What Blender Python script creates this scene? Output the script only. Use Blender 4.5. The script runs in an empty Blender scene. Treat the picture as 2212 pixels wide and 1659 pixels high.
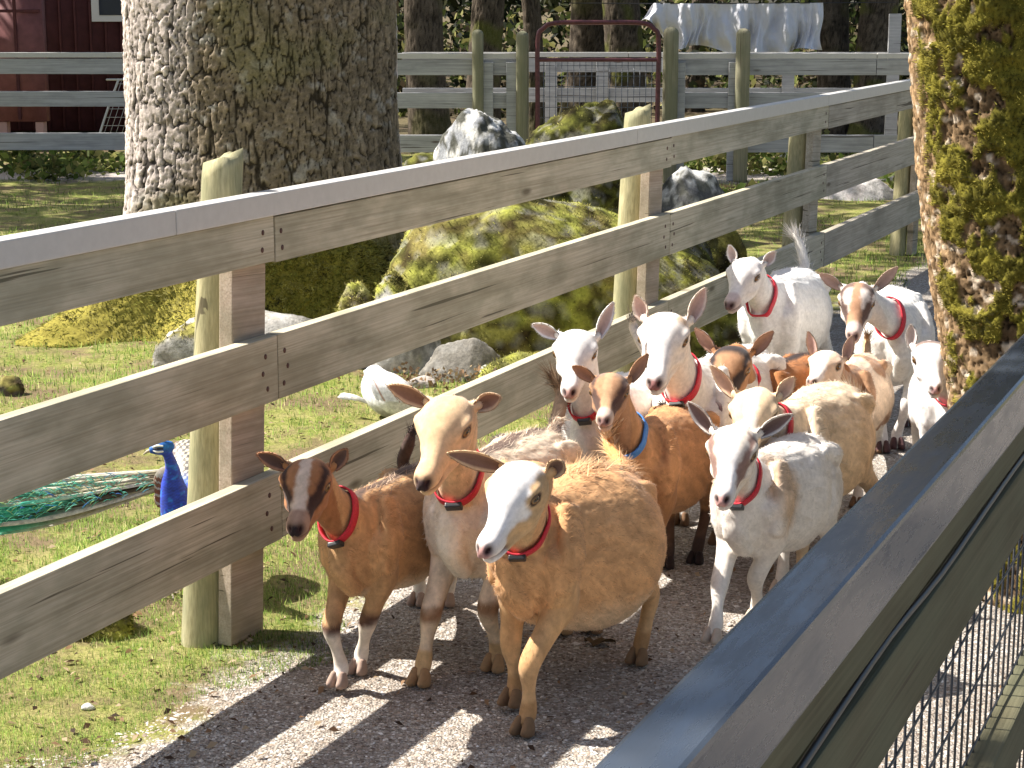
import bpy, bmesh, math, random
import numpy as np
from mathutils import Vector, Matrix

SC = bpy.context.scene
COL = SC.collection
# ------------------------------------------------------------------ camera
F = 4000.0            # focal length in units of a 2212 px wide picture
VH = 5.0
PITCH = math.atan((829.5 - VH) / F)
CAMH = 1.72
cd = bpy.data.cameras.new('camera'); cam = bpy.data.objects.new('camera', cd); COL.objects.link(cam)
cam.location = (0, 0, CAMH); cam.rotation_euler = (math.pi / 2 - PITCH, 0, 0)
cd.sensor_width = 36.0; cd.lens = 36.0 * F / 2212.0; cd.clip_start = 0.05; cd.clip_end = 2000
SC.camera = cam
# ------------------------------------------------------------------ light
SUN = np.array([-0.85, 0.20, 1.0]); SUN /= np.linalg.norm(SUN)
w = bpy.data.worlds.new('World'); SC.world = w; w.use_nodes = True
nt = w.node_tree; sky = nt.nodes.new('ShaderNodeTexSky'); sky.sky_type = 'NISHITA'; sky.sun_disc = False
sky.sun_elevation = math.asin(SUN[2]); sky.sun_rotation = math.atan2(SUN[0], SUN[1])
sky.air_density = 1.0; sky.dust_density = 2.5; sky.ozone_density = 0.3
nt.links.new(sky.outputs[0], nt.nodes['Background'].inputs[0]); nt.nodes['Background'].inputs[1].default_value = 0.078
ld = bpy.data.lights.new('sun', 'SUN'); ld.energy = 5.0; ld.angle = math.radians(0.5); ld.color = (1.0, 0.95, 0.87)
lo = bpy.data.objects.new('sun', ld); COL.objects.link(lo)
lo.rotation_euler = Vector(SUN).to_track_quat('Z', 'Y').to_euler()
SC.view_settings.view_transform = 'Standard'; SC.view_settings.look = 'None'
SC.view_settings.exposure = 1.17; SC.view_settings.gamma = 1.0
SC.render.engine = 'CYCLES'
SC.cycles.max_bounces = 8; SC.cycles.diffuse_bounces = 4; SC.cycles.transparent_max_bounces = 8

# ------------------------------------------------------------------ helpers
RNG = np.random.default_rng(7)
def rayd(u, v):
    x = (u - 1106) / F; y = -(v - 829.5) / F
    return np.array([x, math.cos(PITCH) + y * math.sin(PITCH), -math.sin(PITCH) + y * math.cos(PITCH)])
O3 = np.array([0, 0, CAMH])
def at_z(u, v, z=0.0):
    d = rayd(u, v); return O3 + d * (z - CAMH) / d[2]
def at_y(u, v, y):
    d = rayd(u, v); return O3 + d * y / d[1]
def nrm(a):
    a = np.asarray(a, float); return a / (np.linalg.norm(a, axis=-1, keepdims=True) + 1e-12)
def sm(a, b, x):
    t = np.clip((x - a) / (b - a), 0, 1); return t * t * (3 - 2 * t)
def hsh(i, j, k, s=0):
    n = (i * 374761393 + j * 668265263 + k * 2147483647 + s * 1274126177) & 0xffffffff
    n = ((n ^ (n >> 13)) * 1274126177) & 0xffffffff
    return ((n ^ (n >> 16)) & 0xffffff) / float(0xffffff)
def vnoise(p, s=0):
    p = np.asarray(p, float); f = np.floor(p); t = p - f; t = t * t * (3 - 2 * t); i = f.astype(np.int64) + 5000
    r = 0
    for a in (0, 1):
        for b in (0, 1):
            for c in (0, 1):
                wgt = (t[:, 0] if a else 1 - t[:, 0]) * (t[:, 1] if b else 1 - t[:, 1]) * (t[:, 2] if c else 1 - t[:, 2])
                r = r + wgt * hsh(i[:, 0] + a, i[:, 1] + b, i[:, 2] + c, s)
    return r
def fbm(p, o=4, s=0):
    p = np.asarray(p, float); r = 0; a = 0.5; tot = 0
    for k in range(o):
        r = r + a * vnoise(p * (2 ** k) + 17.3 * k, s + k); tot += a; a *= 0.5
    return r / tot

def tag(o, label=None, cat=None, group=None, kind=None):
    if label: o['label'] = label
    if cat: o['category'] = cat
    if group: o['group'] = group
    if kind: o['kind'] = kind
    return o
def empty(name, loc=(0, 0, 0), rz=0.0, label=None, cat=None, group=None):
    o = bpy.data.objects.new(name, None); COL.objects.link(o); o.empty_display_size = 0.05
    o.location = [float(x) for x in loc]; o.rotation_euler = (0, 0, rz); tag(o, label, cat, group); return o
def mk(name, V, Fc, mat=None, parent=None, col=None, smooth=True, nor=None, mats=None, mi=None):
    """V Nx3, Fc: list of faces or (M,k) int array or list of such arrays"""
    me = bpy.data.meshes.new(name)
    V = np.asarray(V, np.float32)
    if isinstance(Fc, np.ndarray): Fc = [Fc]
    if len(Fc) and not isinstance(Fc[0], np.ndarray):
        me.from_pydata(V.tolist(), [], [list(f) for f in Fc])
    else:
        Fc = [f for f in Fc if len(f)]
        tot = np.concatenate([np.full(len(f), f.shape[1], np.int32) for f in Fc])
        lv = np.concatenate([f.astype(np.int32).ravel() for f in Fc])
        st = np.concatenate([[0], np.cumsum(tot)[:-1]]).astype(np.int32)
        me.vertices.add(len(V)); me.vertices.foreach_set('co', V.ravel())
        me.loops.add(len(lv)); me.loops.foreach_set('vertex_index', lv)
        me.polygons.add(len(tot)); me.polygons.foreach_set('loop_start', st)
        try: me.polygons.foreach_set('loop_total', tot)
        except Exception: pass
        me.update(calc_edges=True)
    if col is not None:
        c = np.ones((len(V), 4), np.float32); c[:, :3] = col
        at = me.color_attributes.new('Col', 'FLOAT_COLOR', 'POINT'); at.data.foreach_set('color', c.ravel())
    if smooth: me.polygons.foreach_set('use_smooth', np.ones(len(me.polygons), bool))
    for m in (mats or ([mat] if mat else [])): me.materials.append(m)
    if mi is not None: me.polygons.foreach_set('material_index', np.asarray(mi, np.int32))
    me.update()
    if nor is not None: me.normals_split_custom_set_from_vertices(np.asarray(nor, np.float32).tolist())
    o = bpy.data.objects.new(name, me); COL.objects.link(o)
    if parent is not None: o.parent = parent
    return o
class MB:
    def __init__(s): s.V = []; s.Q = []; s.T = []; s.C = []; s.n = 0
    def add(s, V, Q=None, T=None, c=None):
        V = np.asarray(V, float)
        s.V.append(V)
        if Q is not None and len(Q): s.Q.append(np.asarray(Q, int) + s.n)
        if T is not None and len(T): s.T.append(np.asarray(T, int) + s.n)
        if c is not None: s.C.append(np.broadcast_to(np.asarray(c, float), (len(V), 3)))
        s.n += len(V)
    def arrays(s):
        f = []
        if s.Q: f.append(np.concatenate(s.Q))
        if s.T: f.append(np.concatenate(s.T))
        return np.concatenate(s.V), f, (np.concatenate(s.C) if s.C else None)
    def build(s, name, mat, parent=None, smooth=True, **k):
        V, f, c = s.arrays(); return mk(name, V, f, mat, parent, col=c, smooth=smooth, **k)
def spl(P, m=8):
    """Catmull-Rom through rows of P"""
    P = np.asarray(P, float); Q = np.vstack([2 * P[0] - P[1], P, 2 * P[-1] - P[-2]]); out = []
    for i in range(1, len(Q) - 2):
        t = np.linspace(0, 1, m, endpoint=False)[:, None]; a, b, c, d = Q[i - 1], Q[i], Q[i + 1], Q[i + 2]
        out.append(0.5 * ((2 * b) + (-a + c) * t + (2 * a - 5 * b + 4 * c - d) * t ** 2 + (-a + 3 * b - 3 * c + d) * t ** 3))
    out.append(P[-1:]); return np.vstack(out)
def loft(P, ra, rb, side=(0, 1, 0), n=18, m=6, cap=True, jit=0, pw=1.0):
    """tube through P with half-widths ra (along side) and rb (other axis)"""
    D = spl(np.column_stack([P, ra, rb]), m) if m > 1 else np.column_stack([P, ra, rb])
    C = D[:, :3]; ra = np.maximum(D[:, 3], .0008); rb = np.maximum(D[:, 4], .0008)
    T = nrm(np.gradient(C, axis=0)); S = np.asarray(side, float)[None] - (T @ np.asarray(side, float))[:, None] * T; S = nrm(S)
    U = np.cross(T, S)
    if cap:
        def capr(i, sg):
            rr = min(ra[i], rb[i]); outs = []
            for k in (0.45, 0.8, 0.97):
                h = rr * k * .8; f = math.sqrt(1 - k * k); outs.append((C[i] + sg * T[i] * h, ra[i] * f, rb[i] * f, S[i], U[i]))
            return outs
        a = capr(0, -1)[::-1]; b = capr(len(C) - 1, 1)
        C = np.vstack([[q[0] for q in a], C, [q[0] for q in b]])
        ra = np.concatenate([[q[1] for q in a], ra, [q[1] for q in b]]); rb = np.concatenate([[q[2] for q in a], rb, [q[2] for q in b]])
        S = np.vstack([[q[3] for q in a], S, [q[3] for q in b]]); U = np.vstack([[q[4] for q in a], U, [q[4] for q in b]])
    th = np.linspace(0, 2 * math.pi, n, endpoint=False); ct = np.sign(np.cos(th)) * np.abs(np.cos(th)) ** pw; stt = np.sign(np.sin(th)) * np.abs(np.sin(th)) ** pw
    V = C[:, None] + ra[:, None, None] * ct[None, :, None] * S[:, None] + rb[:, None, None] * stt[None, :, None] * U[:, None]
    if jit: V = V + RNG.normal(0, jit, V.shape)
    R = len(C); V = V.reshape(-1, 3)
    i = np.arange(R - 1)[:, None] * n; j = np.arange(n)[None]; j2 = (j + 1) % n
    Q = np.stack([i + j, i + j2, i + n + j2, i + n + j], -1).reshape(-1, 4)
    V = np.vstack([V, C[0], C[-1]]); k0 = R * n
    jj = np.arange(n); j2 = (jj + 1) % n
    Tt = np.vstack([np.stack([np.full(n, k0), j2, jj], -1), np.stack([np.full(n, k0 + 1), (R - 1) * n + jj, (R - 1) * n + j2], -1)])
    return V, Q, Tt
def bevel_box(sx, sy, sz, b=0.004, cuts=0):
    bm = bmesh.new(); bmesh.ops.create_cube(bm, size=1.0)
    bmesh.ops.scale(bm, vec=(sx, sy, sz), verts=bm.verts)
    if b: bmesh.ops.bevel(bm, geom=list(bm.edges), offset=b, segments=2, affect='EDGES', profile=0.6)
    return bm
def box(name, cen, size, mat, parent=None, rz=0.0, b=0.004, rx=0.0, ry=0.0):
    bm = bevel_box(*size, b=b); me = bpy.data.meshes.new(name); bm.to_mesh(me); bm.free()
    me.materials.append(mat); o = bpy.data.objects.new(name, me); COL.objects.link(o)
    if parent: o.parent = parent
    o.location = [float(x) for x in cen]; o.rotation_euler = (rx, ry, rz); return o
def copy_tree(o, parent=None):
    c = o.copy(); COL.objects.link(c); c.parent = parent
    for ch in list(o.children): copy_tree(ch, c)
    return c

# ------------------------------------------------------------------ materials
def newmat(name, rough=0.8, spec=0.3):
    m = bpy.data.materials.new(name); m.use_nodes = True; b = m.node_tree.nodes['Principled BSDF']
    b.inputs['Roughness'].default_value = rough; b.inputs['Specular IOR Level'].default_value = spec; return m, m.node_tree, b
def N(nt, t, **k):
    n = nt.nodes.new(t)
    for a, v in k.items():
        if a.startswith('i_'): n.inputs[a[2:].replace('_', ' ')].default_value = v
        else: setattr(n, a, v)
    return n
def ramp(nt, src, stops):
    r = nt.nodes.new('ShaderNodeValToRGB'); e = r.color_ramp.elements
    e[0].position = stops[0][0]; e[0].color = (*stops[0][1], 1); e[1].position = stops[-1][0]; e[1].color = (*stops[-1][1], 1)
    for p, c in stops[1:-1]: q = e.new(p); q.color = (*c, 1)
    nt.links.new(src, r.inputs[0]); return r.outputs[0]
def coords(nt, scale=(1, 1, 1), kind='Object'):
    tc = nt.nodes.new('ShaderNodeTexCoord'); mp = nt.nodes.new('ShaderNodeMapping'); mp.inputs['Scale'].default_value = scale
    nt.links.new(tc.outputs[kind], mp.inputs[0]); return mp.outputs[0]
def noise(nt, vec, scale, detail=5, rough=0.6, dist=0.0):
    n = N(nt, 'ShaderNodeTexNoise'); n.inputs['Scale'].default_value = scale; n.inputs['Detail'].default_value = detail
    n.inputs['Roughness'].default_value = rough; n.inputs['Distortion'].default_value = dist; nt.links.new(vec, n.inputs['Vector']); return n.outputs['Fac']
def mix(nt, fac, a, b, mode='MIX'):
    m = nt.nodes.new('ShaderNodeMix'); m.data_type = 'RGBA'; m.blend_type = mode
    for s, v in ((0, fac), (6, a), (7, b)):
        if isinstance(v, (int, float)): m.inputs[s].default_value = v
        elif isinstance(v, tuple): m.inputs[s].default_value = (*v, 1)
        else: nt.links.new(v, m.inputs[s])
    return m.outputs[2]
def math_(nt, op, a, b=None, c=None):
    m = nt.nodes.new('ShaderNodeMath'); m.operation = op
    for i, v in enumerate((a, b, c)):
        if v is None: continue
        if isinstance(v, (int, float)): m.inputs[i].default_value = v
        else: nt.links.new(v, m.inputs[i])
    return m.outputs[0]
def bump(nt, b, h, strength=0.5, dist=0.01):
    n = nt.nodes.new('ShaderNodeBump'); n.inputs['Strength'].default_value = strength; n.inputs['Distance'].default_value = dist
    nt.links.new(h, n.inputs['Height']); nt.links.new(n.outputs[0], b.inputs['Normal'])
def wood_mat(name, c0, c1, c2, grey=0.0, gs=1.0):
    m, nt, b = newmat(name, 0.85, 0.2)
    oi = nt.nodes.new('ShaderNodeObjectInfo')
    tc = nt.nodes.new('ShaderNodeTexCoord'); add = nt.nodes.new('ShaderNodeVectorMath'); add.operation = 'MULTIPLY_ADD'
    cx = nt.nodes.new('ShaderNodeCombineXYZ'); mul = math_(nt, 'MULTIPLY', oi.outputs['Random'], 37.0)
    nt.links.new(mul, cx.inputs[0]); nt.links.new(mul, cx.inputs[1]); nt.links.new(mul, cx.inputs[2])
    nt.links.new(tc.outputs['Object'], add.inputs[0]); add.inputs[1].default_value = (1, 1, 1); nt.links.new(cx.outputs[0], add.inputs[2])
    def mp(s):
        q = nt.nodes.new('ShaderNodeMapping'); q.inputs['Scale'].default_value = s; nt.links.new(add.outputs[0], q.inputs[0]); return q.outputs[0]
    g1 = noise(nt, mp((0.35, 9, 9)), 4 * gs, 6, 0.6, 0.12); g2 = noise(nt, mp((.8, 60, 60)), 3 * gs, 4, 0.6, 0.05)
    blot = noise(nt, mp((1.5, 4, 4)), 2.2, 4, 0.6)
    base = ramp(nt, g1, [(0.3, c0), (0.5, c1), (0.68, c2)])
    base = mix(nt, 0.55, base, ramp(nt, g2, [(0.3, tuple(x * .55 for x in c1)), (0.62, c2)]))
    base = mix(nt, ramp(nt, blot, [(0.45, (0, 0, 0)), (0.75, (.5, .5, .5))]), base, tuple(x * .62 for x in c0))
    # knots
    kn = N(nt, 'ShaderNodeTexVoronoi'); kn.inputs['Scale'].default_value = 1.0; nt.links.new(mp((1.9, .6, 6.5)), kn.inputs['Vector']); kn.inputs['Randomness'].default_value = 1.0
    kf = ramp(nt, kn.outputs['Distance'], [(0.045, (1, 1, 1)), (0.11, (0, 0, 0))])
    base = mix(nt, mix(nt, 0.75, (0, 0, 0), kf), base, (0.07, 0.04, 0.025))
    # drying splits
    cr = noise(nt, mp((0.35, 3, 24)), 2.4, 3, 0.5, 0.25); cf = ramp(nt, cr, [(0.665, (0, 0, 0)), (0.685, (1, 1, 1))])
    base = mix(nt, mix(nt, 0.8, (0, 0, 0), cf), base, (0.05, 0.032, 0.02))
    if grey: base = mix(nt, ramp(nt, blot, [(0.35, (0, 0, 0)), (0.6, (grey, grey, grey))]), base, (0.20, 0.21, 0.13))
    nt.links.new(base, b.inputs['Base Color']); bump(nt, b, mix(nt, 0.5, g2, g1), 0.35, 0.004); return m
M_RAIL = wood_mat('rail_wood', (.36, .31, .21), (.53, .465, .34), (.66, .60, .46), .3)
M_RAIL2 = wood_mat('weathered_rail_wood', (.27, .235, .18), (.42, .37, .29), (.55, .49, .40), .12)
M_RAIL3 = wood_mat('grey_far_rail_wood', (.27, .27, .27), (.40, .40, .41), (.52, .52, .52), .0)
M_BOARD = wood_mat('pinkish_board', (.34, .25, .18), (.47, .36, .28), (.56, .46, .37), .3)
M_POST = wood_mat('treated_round_post', (.22, .20, .09), (.38, .34, .18), (.52, .46, .28), .6)
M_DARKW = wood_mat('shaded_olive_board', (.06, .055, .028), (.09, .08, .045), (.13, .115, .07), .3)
def plain(name, c, rough=0.5, metal=0.0, spec=0.5, nz=0.0, nscale=40, bs=0.0):
    m, nt, b = newmat(name, rough, spec); b.inputs['Metallic'].default_value = metal
    if nz:
        f = noise(nt, coords(nt), nscale, 4, 0.6)
        nt.links.new(ramp(nt, f, [(0.3, tuple(x * (1 - nz) for x in c)), (0.7, tuple(min(1, x * (1 + nz)) for x in c))]), b.inputs['Base Color'])
        if bs: bump(nt, b, f, bs, 0.004)
    else: b.inputs['Base Color'].default_value = (*c, 1)
    return m
M_CAP = plain('composite_cap', (.54, .52, .49), 0.42, 0, 0.5, .05, 30)
M_CAPN = plain('shaded_metal_cap', (.055, .068, .088), 0.22, 0.0, 0.75, .06, 25)  # dark blue base holds the shade and sky reflection on the railing cap
_n = M_CAPN.node_tree; _b = _n.nodes['Principled BSDF']; _f = noise(_n, coords(_n, (1.5, 8, 8)), 5, 6, .7)
_n.links.new(ramp(_n, _f, [(0.3, (.14, .14, .14)), (0.7, (.42, .42, .42))]), _b.inputs['Roughness']); _n.links.new(ramp(_n, _f, [(0.35, (.048, .060, .080)), (0.62, (.056, .068, .088)), (0.80, (.075, .085, .10))]), _b.inputs['Base Color'])
M_BLACK = plain('black_plastic', (.02, .02, .022), 0.4)
M_NAIL = plain('rusty_nail', (.09, .035, .025), 0.7)
def vc_mat(name, rough=0.85, spec=0.15, sheen=0.0, nz=None, bs=0.0, trans=0.0, lo_=.35, hi_=1.5):
    m, nt, b = newmat(name, rough, spec)
    a = nt.nodes.new('ShaderNodeVertexColor'); a.layer_name = 'Col'; c = a.outputs[0]
    if nz:
        f = noise(nt, coords(nt), nz, 5, 0.65)
        c = mix(nt, 0.55, c, mix(nt, 1.0, c, ramp(nt, f, [(0.3, (lo_, lo_, lo_)), (0.72, (hi_, hi_, hi_))]), 'MULTIPLY'))
        if bs: bump(nt, b, f, bs, 0.01)
    nt.links.new(c, b.inputs['Base Color'])
    if sheen: b.inputs['Sheen Weight'].default_value = sheen; b.inputs['Sheen Roughness'].default_value = .5
    if trans:
        tb = nt.nodes.new('ShaderNodeBsdfTranslucent'); nt.links.new(c, tb.inputs[0]); ms = nt.nodes.new('ShaderNodeMixShader')
        ms.inputs[0].default_value = trans; nt.links.new(b.outputs[0], ms.inputs[1]); nt.links.new(tb.outputs[0], ms.inputs[2])
        nt.links.new(ms.outputs[0], nt.nodes['Material Output'].inputs[0])
    return m
M_COAT = vc_mat('goat_coat', 0.8, 0.12, 0.1, 70, 0.0, 0.0, .72, 1.2)
M_HOOF = plain('hoof_horn', (.16, .09, .05), .55, 0, .4, .3, 60)
M_BARK = vc_mat('bark', 0.95, 0.1, 0, 70, 0.3)
M_ROCK = vc_mat('rock', 0.95, 0.15, 0, 55, 0.6)
M_POST2 = wood_mat('dull_round_post', (.15, .14, .08), (.25, .23, .15), (.36, .33, .23), .5)
M_FLORA = vc_mat('leafy', 0.75, 0.2, 0, None, 0, 0.35)
M_FEATH = vc_mat('feathers', 0.5, 0.4, 0.1, 60, 0.0)
M_RED = plain('red_collar_webbing', (.55, .03, .05), .6, 0, .3, .2, 120)
M_BLUE = plain('blue_collar_webbing', (.07, .22, .55), .6, 0, .3, .2, 120)
def eye_mat():
    m, nt, b = newmat('goat_eye', 0.08, 0.6); a = nt.nodes.new('ShaderNodeVertexColor'); a.layer_name = 'Col'
    nt.links.new(a.outputs[0], b.inputs['Base Color']); return m
M_EYE = eye_mat()
# ================================================================== geometry of the corridor
FD = np.array([0.40592, 0.91391, 0.0]); FN = np.array([0.91391, -0.40592, 0.0]); FRZ = math.atan2(FD[1], FD[0])
G0 = at_z(435, 1405); FP0 = G0 + FN * 0.11          # on the corridor face of the rails
GND = {}
def ground_mat():
    m, nt, b = newmat('ground_cover', 0.95, 0.1)
    tc = nt.nodes.new('ShaderNodeTexCoord'); P = tc.outputs['Object']
    def dotp(n, o):
        d = nt.nodes.new('ShaderNodeVectorMath'); d.operation = 'DOT_PRODUCT'; nt.links.new(P, d.inputs[0]); d.inputs[1].default_value = tuple(n)
        return math_(nt, 'SUBTRACT', d.outputs['Value'], float(np.dot(n, o)))
    dist = dotp(FN, FP0); sx = dotp(FD, FP0)
    wob = noise(nt, P, 1.7, 4, 0.6); wob2 = noise(nt, P, 14, 4, 0.7)
    dd = math_(nt, 'ADD', dist, math_(nt, 'MULTIPLY_ADD', wob, 0.7, -0.35)); dd = math_(nt, 'ADD', dd, math_(nt, 'MULTIPLY_ADD', wob2, 0.3, -0.15))
    path = ramp(nt, dd, [(0.02, (0, 0, 0)), (0.12, (1, 1, 1))])
    # corridor path curves off to the right at the far end
    far = ramp(nt, math_(nt, 'MULTIPLY', sx, 0.05), [(0.40, (1, 1, 1)), (0.46, (0, 0, 0))])
    path = mix(nt, 1.0, path, far, 'MULTIPLY')
    vo = N(nt, 'ShaderNodeTexVoronoi'); vo.inputs['Scale'].default_value = 135; nt.links.new(P, vo.inputs['Vector'])
    vo2 = N(nt, 'ShaderNodeTexVoronoi'); vo2.inputs['Scale'].default_value = 48; nt.links.new(P, vo2.inputs['Vector'])
    sep = nt.nodes.new('ShaderNodeSeparateColor'); nt.links.new(vo.outputs['Color'], sep.inputs[0])
    grav = ramp(nt, sep.outputs[0], [(0.0, (.15, .125, .105)), (0.25, (.28, .245, .21)), (0.55, (.37, .33, .29)), (0.8, (.44, .41, .365)), (1.0, (.57, .55, .52))])
    dirt = noise(nt, P, 3.0, 5, 0.65)
    grav = mix(nt, ramp(nt, dirt, [(0.42, (0, 0, 0)), (0.72, (.6, .6, .6))]), grav, (.20, .155, .12))
    gn = noise(nt, P, 2.2, 5, 0.65); gf = noise(nt, P, 60, 4, 0.7); gm = noise(nt, P, 9, 4, 0.65)
    gr = ramp(nt, gf, [(0.3, (.06, .075, .018)), (0.5, (.17, .20, .04)), (0.7, (.34, .33, .11))])
    gr = mix(nt, ramp(nt, gm, [(0.4, (0, 0, 0)), (0.62, (.75, .75, .75))]), gr, (.30, .26, .11))
    gr = mix(nt, ramp(nt, gn, [(0.47, (0, 0, 0)), (0.60, (.9, .9, .9))]), gr, (.17, .12, .075))
    sepx = nt.nodes.new('ShaderNodeSeparateXYZ'); nt.links.new(P, sepx.inputs[0])
    yy = math_(nt, 'ADD', sepx.outputs[1], math_(nt, 'MULTIPLY_ADD', wob, 1.4, -0.7))
    p2 = ramp(nt, math_(nt, 'MULTIPLY', yy, 0.02), [(0.362, (0, 0, 0)), (0.368, (1, 1, 1)), (0.392, (1, 1, 1)), (0.398, (0, 0, 0))])
    soil = ramp(nt, math_(nt, 'MULTIPLY', yy, 0.02), [(0.41, (0, 0, 0)), (0.5, (.85, .85, .85))])
    c = mix(nt, soil, gr, (.10, .075, .05))
    c = mix(nt, p2, c, (.45, .4, .36)); c = mix(nt, path, c, grav)
    nt.links.new(c, b.inputs['Base Color'])
    h = mix(nt, path, gf, mix(nt, 0.4, vo.outputs['Distance'], vo2.outputs['Distance'])); bump(nt, b, h, 0.9, 0.012)
    return m
M_GROUND = ground_mat()
def gh(X, Y):
    """gentle relief of the ground"""
    X = np.asarray(X, float); Y = np.asarray(Y, float)
    P = np.stack([X, Y, X * 0], -1).reshape(-1, 3); d = ((P - FP0) @ FN)
    r = (fbm(P * 0.9, 3, 3) - .5) * .10 + (fbm(P * 4.0, 3, 5) - .5) * .03
    k = np.where(d < 0, sm(0.0, -0.8, d), 0.12 * sm(0, .3, d)) + .02
    return (r * k).reshape(X.shape)
def build_ground():
    xs = np.concatenate([[-400, -120, -60, -30, -18, -12], np.arange(-9, 9, .06), [12, 18, 30, 60, 120, 400]])
    ys = np.concatenate([[-30, -5, 0, 1.5], np.arange(3, 16, .06), np.arange(16, 30, .5), [36, 50, 80, 150, 400, 900]])
    X, Y = np.meshgrid(xs, ys); Z = gh(X, Y); inn = (np.abs(X) < 9) & (Y > 3) & (Y < 30); Z = np.where(inn, Z, 0)
    n = len(xs); i = np.arange(len(ys) - 1)[:, None] * n; j = np.arange(n - 1)[None]
    Q = np.stack([i + j, i + j + 1, i + n + j + 1, i + n + j], -1).reshape(-1, 4)
    o = mk('ground', np.stack([X, Y, Z], -1).reshape(-1, 3), Q, M_GROUND); tag(o, 'mossy grass and pale gravel path', kind='structure')
build_ground()

# ---------------------------------------------------------------- near board fence
def fpt(s, off, z): return FP0 + FD * s + FN * off + np.array([0, 0, z])
def nails(parent, pts):
    for p in pts:
        V, Q, T = loft(np.array([p - np.array([0, .001, 0]), p + np.array([0, .003, 0])]), [.0065] * 2, [.0075] * 2, side=(1, 0, 0), n=10, m=1, cap=False)
        mk('nail', V, [Q, T], M_NAIL, parent)
def fence_near():
    r = empty('board_fence', FP0, FRZ, 'long three-rail wooden fence with grey cap running diagonally along the goat path', 'fence')
    # local frame: x along fence, y = away from corridor (left), z up
    joints = [-2.6, .255, 3.50, 6.15, 8.95, 11.6, 14.4]
    for k, (z0, z1, t) in enumerate([(1.035, 1.158, .038), (.655, .835, .040), (.262, .455, .042)]):
        for i in range(len(joints) - 1):
            if k != 1 and i == 4: pass
            a, b = joints[i], joints[i + 1]
            wob = (random.Random(k * 9 + i).random() - .5) * .006
            o = box('rail', ((a + b) / 2, t / 2 + wob * .4, (z0 + z1) / 2 + wob), (b - a - .005, t, z1 - z0), M_RAIL if i < 3 else M_RAIL2, r, b=.003)
            L = (b - a) / 2; h = (z1 - z0) / 2
            if i < 3:
                for sx in (-1, 1):
                    zz = [(.45, .035), (-.05, .05), (-.55, .028)] if k else [(.35, .03), (-.4, .035)]
                    nails(o, [np.array([sx * (L - dx - (.03 if sx > 0 else 0)), -t / 2 - .0005, h * fz]) for fz, dx in zz])
    cj = [-3.2, -.22, 3.05, 6.1, 9.0, 12.0, 14.2]
    for i in range(len(cj) - 1):
        a, b = cj[i], cj[i + 1]; box('cap', ((a + b) / 2, .019, 1.192), (b - a - .003, .058, .062), M_CAP, r, b=.004)
    for n_, s in enumerate([.255, 3.50, 6.15, 8.95, 11.6]):
        box('backing_board', (s - .092, .064, .575), (.165, .042, 1.15), M_BOARD if n_ != 2 else M_RAIL2, r, b=.003, ry=math.radians(3.6))
        rr = random.Random(n_); R = .056
        th = np.linspace(0, 2 * math.pi, 24, endpoint=False); ht = [1.31, 1.27, 1.17, 1.17, 1.2][n_]; zs = np.array([-.02, .2, .5, .8, 1.05, ht - .03, ht]); V = []
        for zi, z in enumerate(zs):
            lean = z * .14 - .012
            rad = R * (1 + .05 * np.sin(3 * th + n_) + .02 * np.sin(7 * th)) * (1 if zi < 6 else .96)
            zt = z + (0.02 * np.cos(th + 1) + .008 * np.sin(4 * th) if zi >= 5 else 0)
            V.append(np.stack([s - .185 + lean + rad * np.cos(th), .146 + rad * np.sin(th), z + 0 * th if zi < 5 else zt], -1))
        V = np.vstack(V); n = 24; i = np.arange(6)[:, None] * n; j = np.arange(n)[None]; j2 = (j + 1) % n
        Q = np.stack([i + j, i + j2, i + n + j2, i + n + j], -1).reshape(-1, 4); top = V[-n:].mean(0) + [0, 0, .004]
        T = np.stack([np.full(n, len(V)), 6 * n + np.arange(n), 6 * n + (np.arange(n) + 1) % n], -1)
        # give the post local x along its length so that the grain runs up it
        V = np.vstack([V, top]); Vl = np.stack([V[:, 2], V[:, 1], -V[:, 0]], -1)
        o = mk('post', Vl, [Q, T], M_POST, r); o.rotation_euler = (0, -math.pi / 2, 0)
    return r
fence_near()

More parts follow.
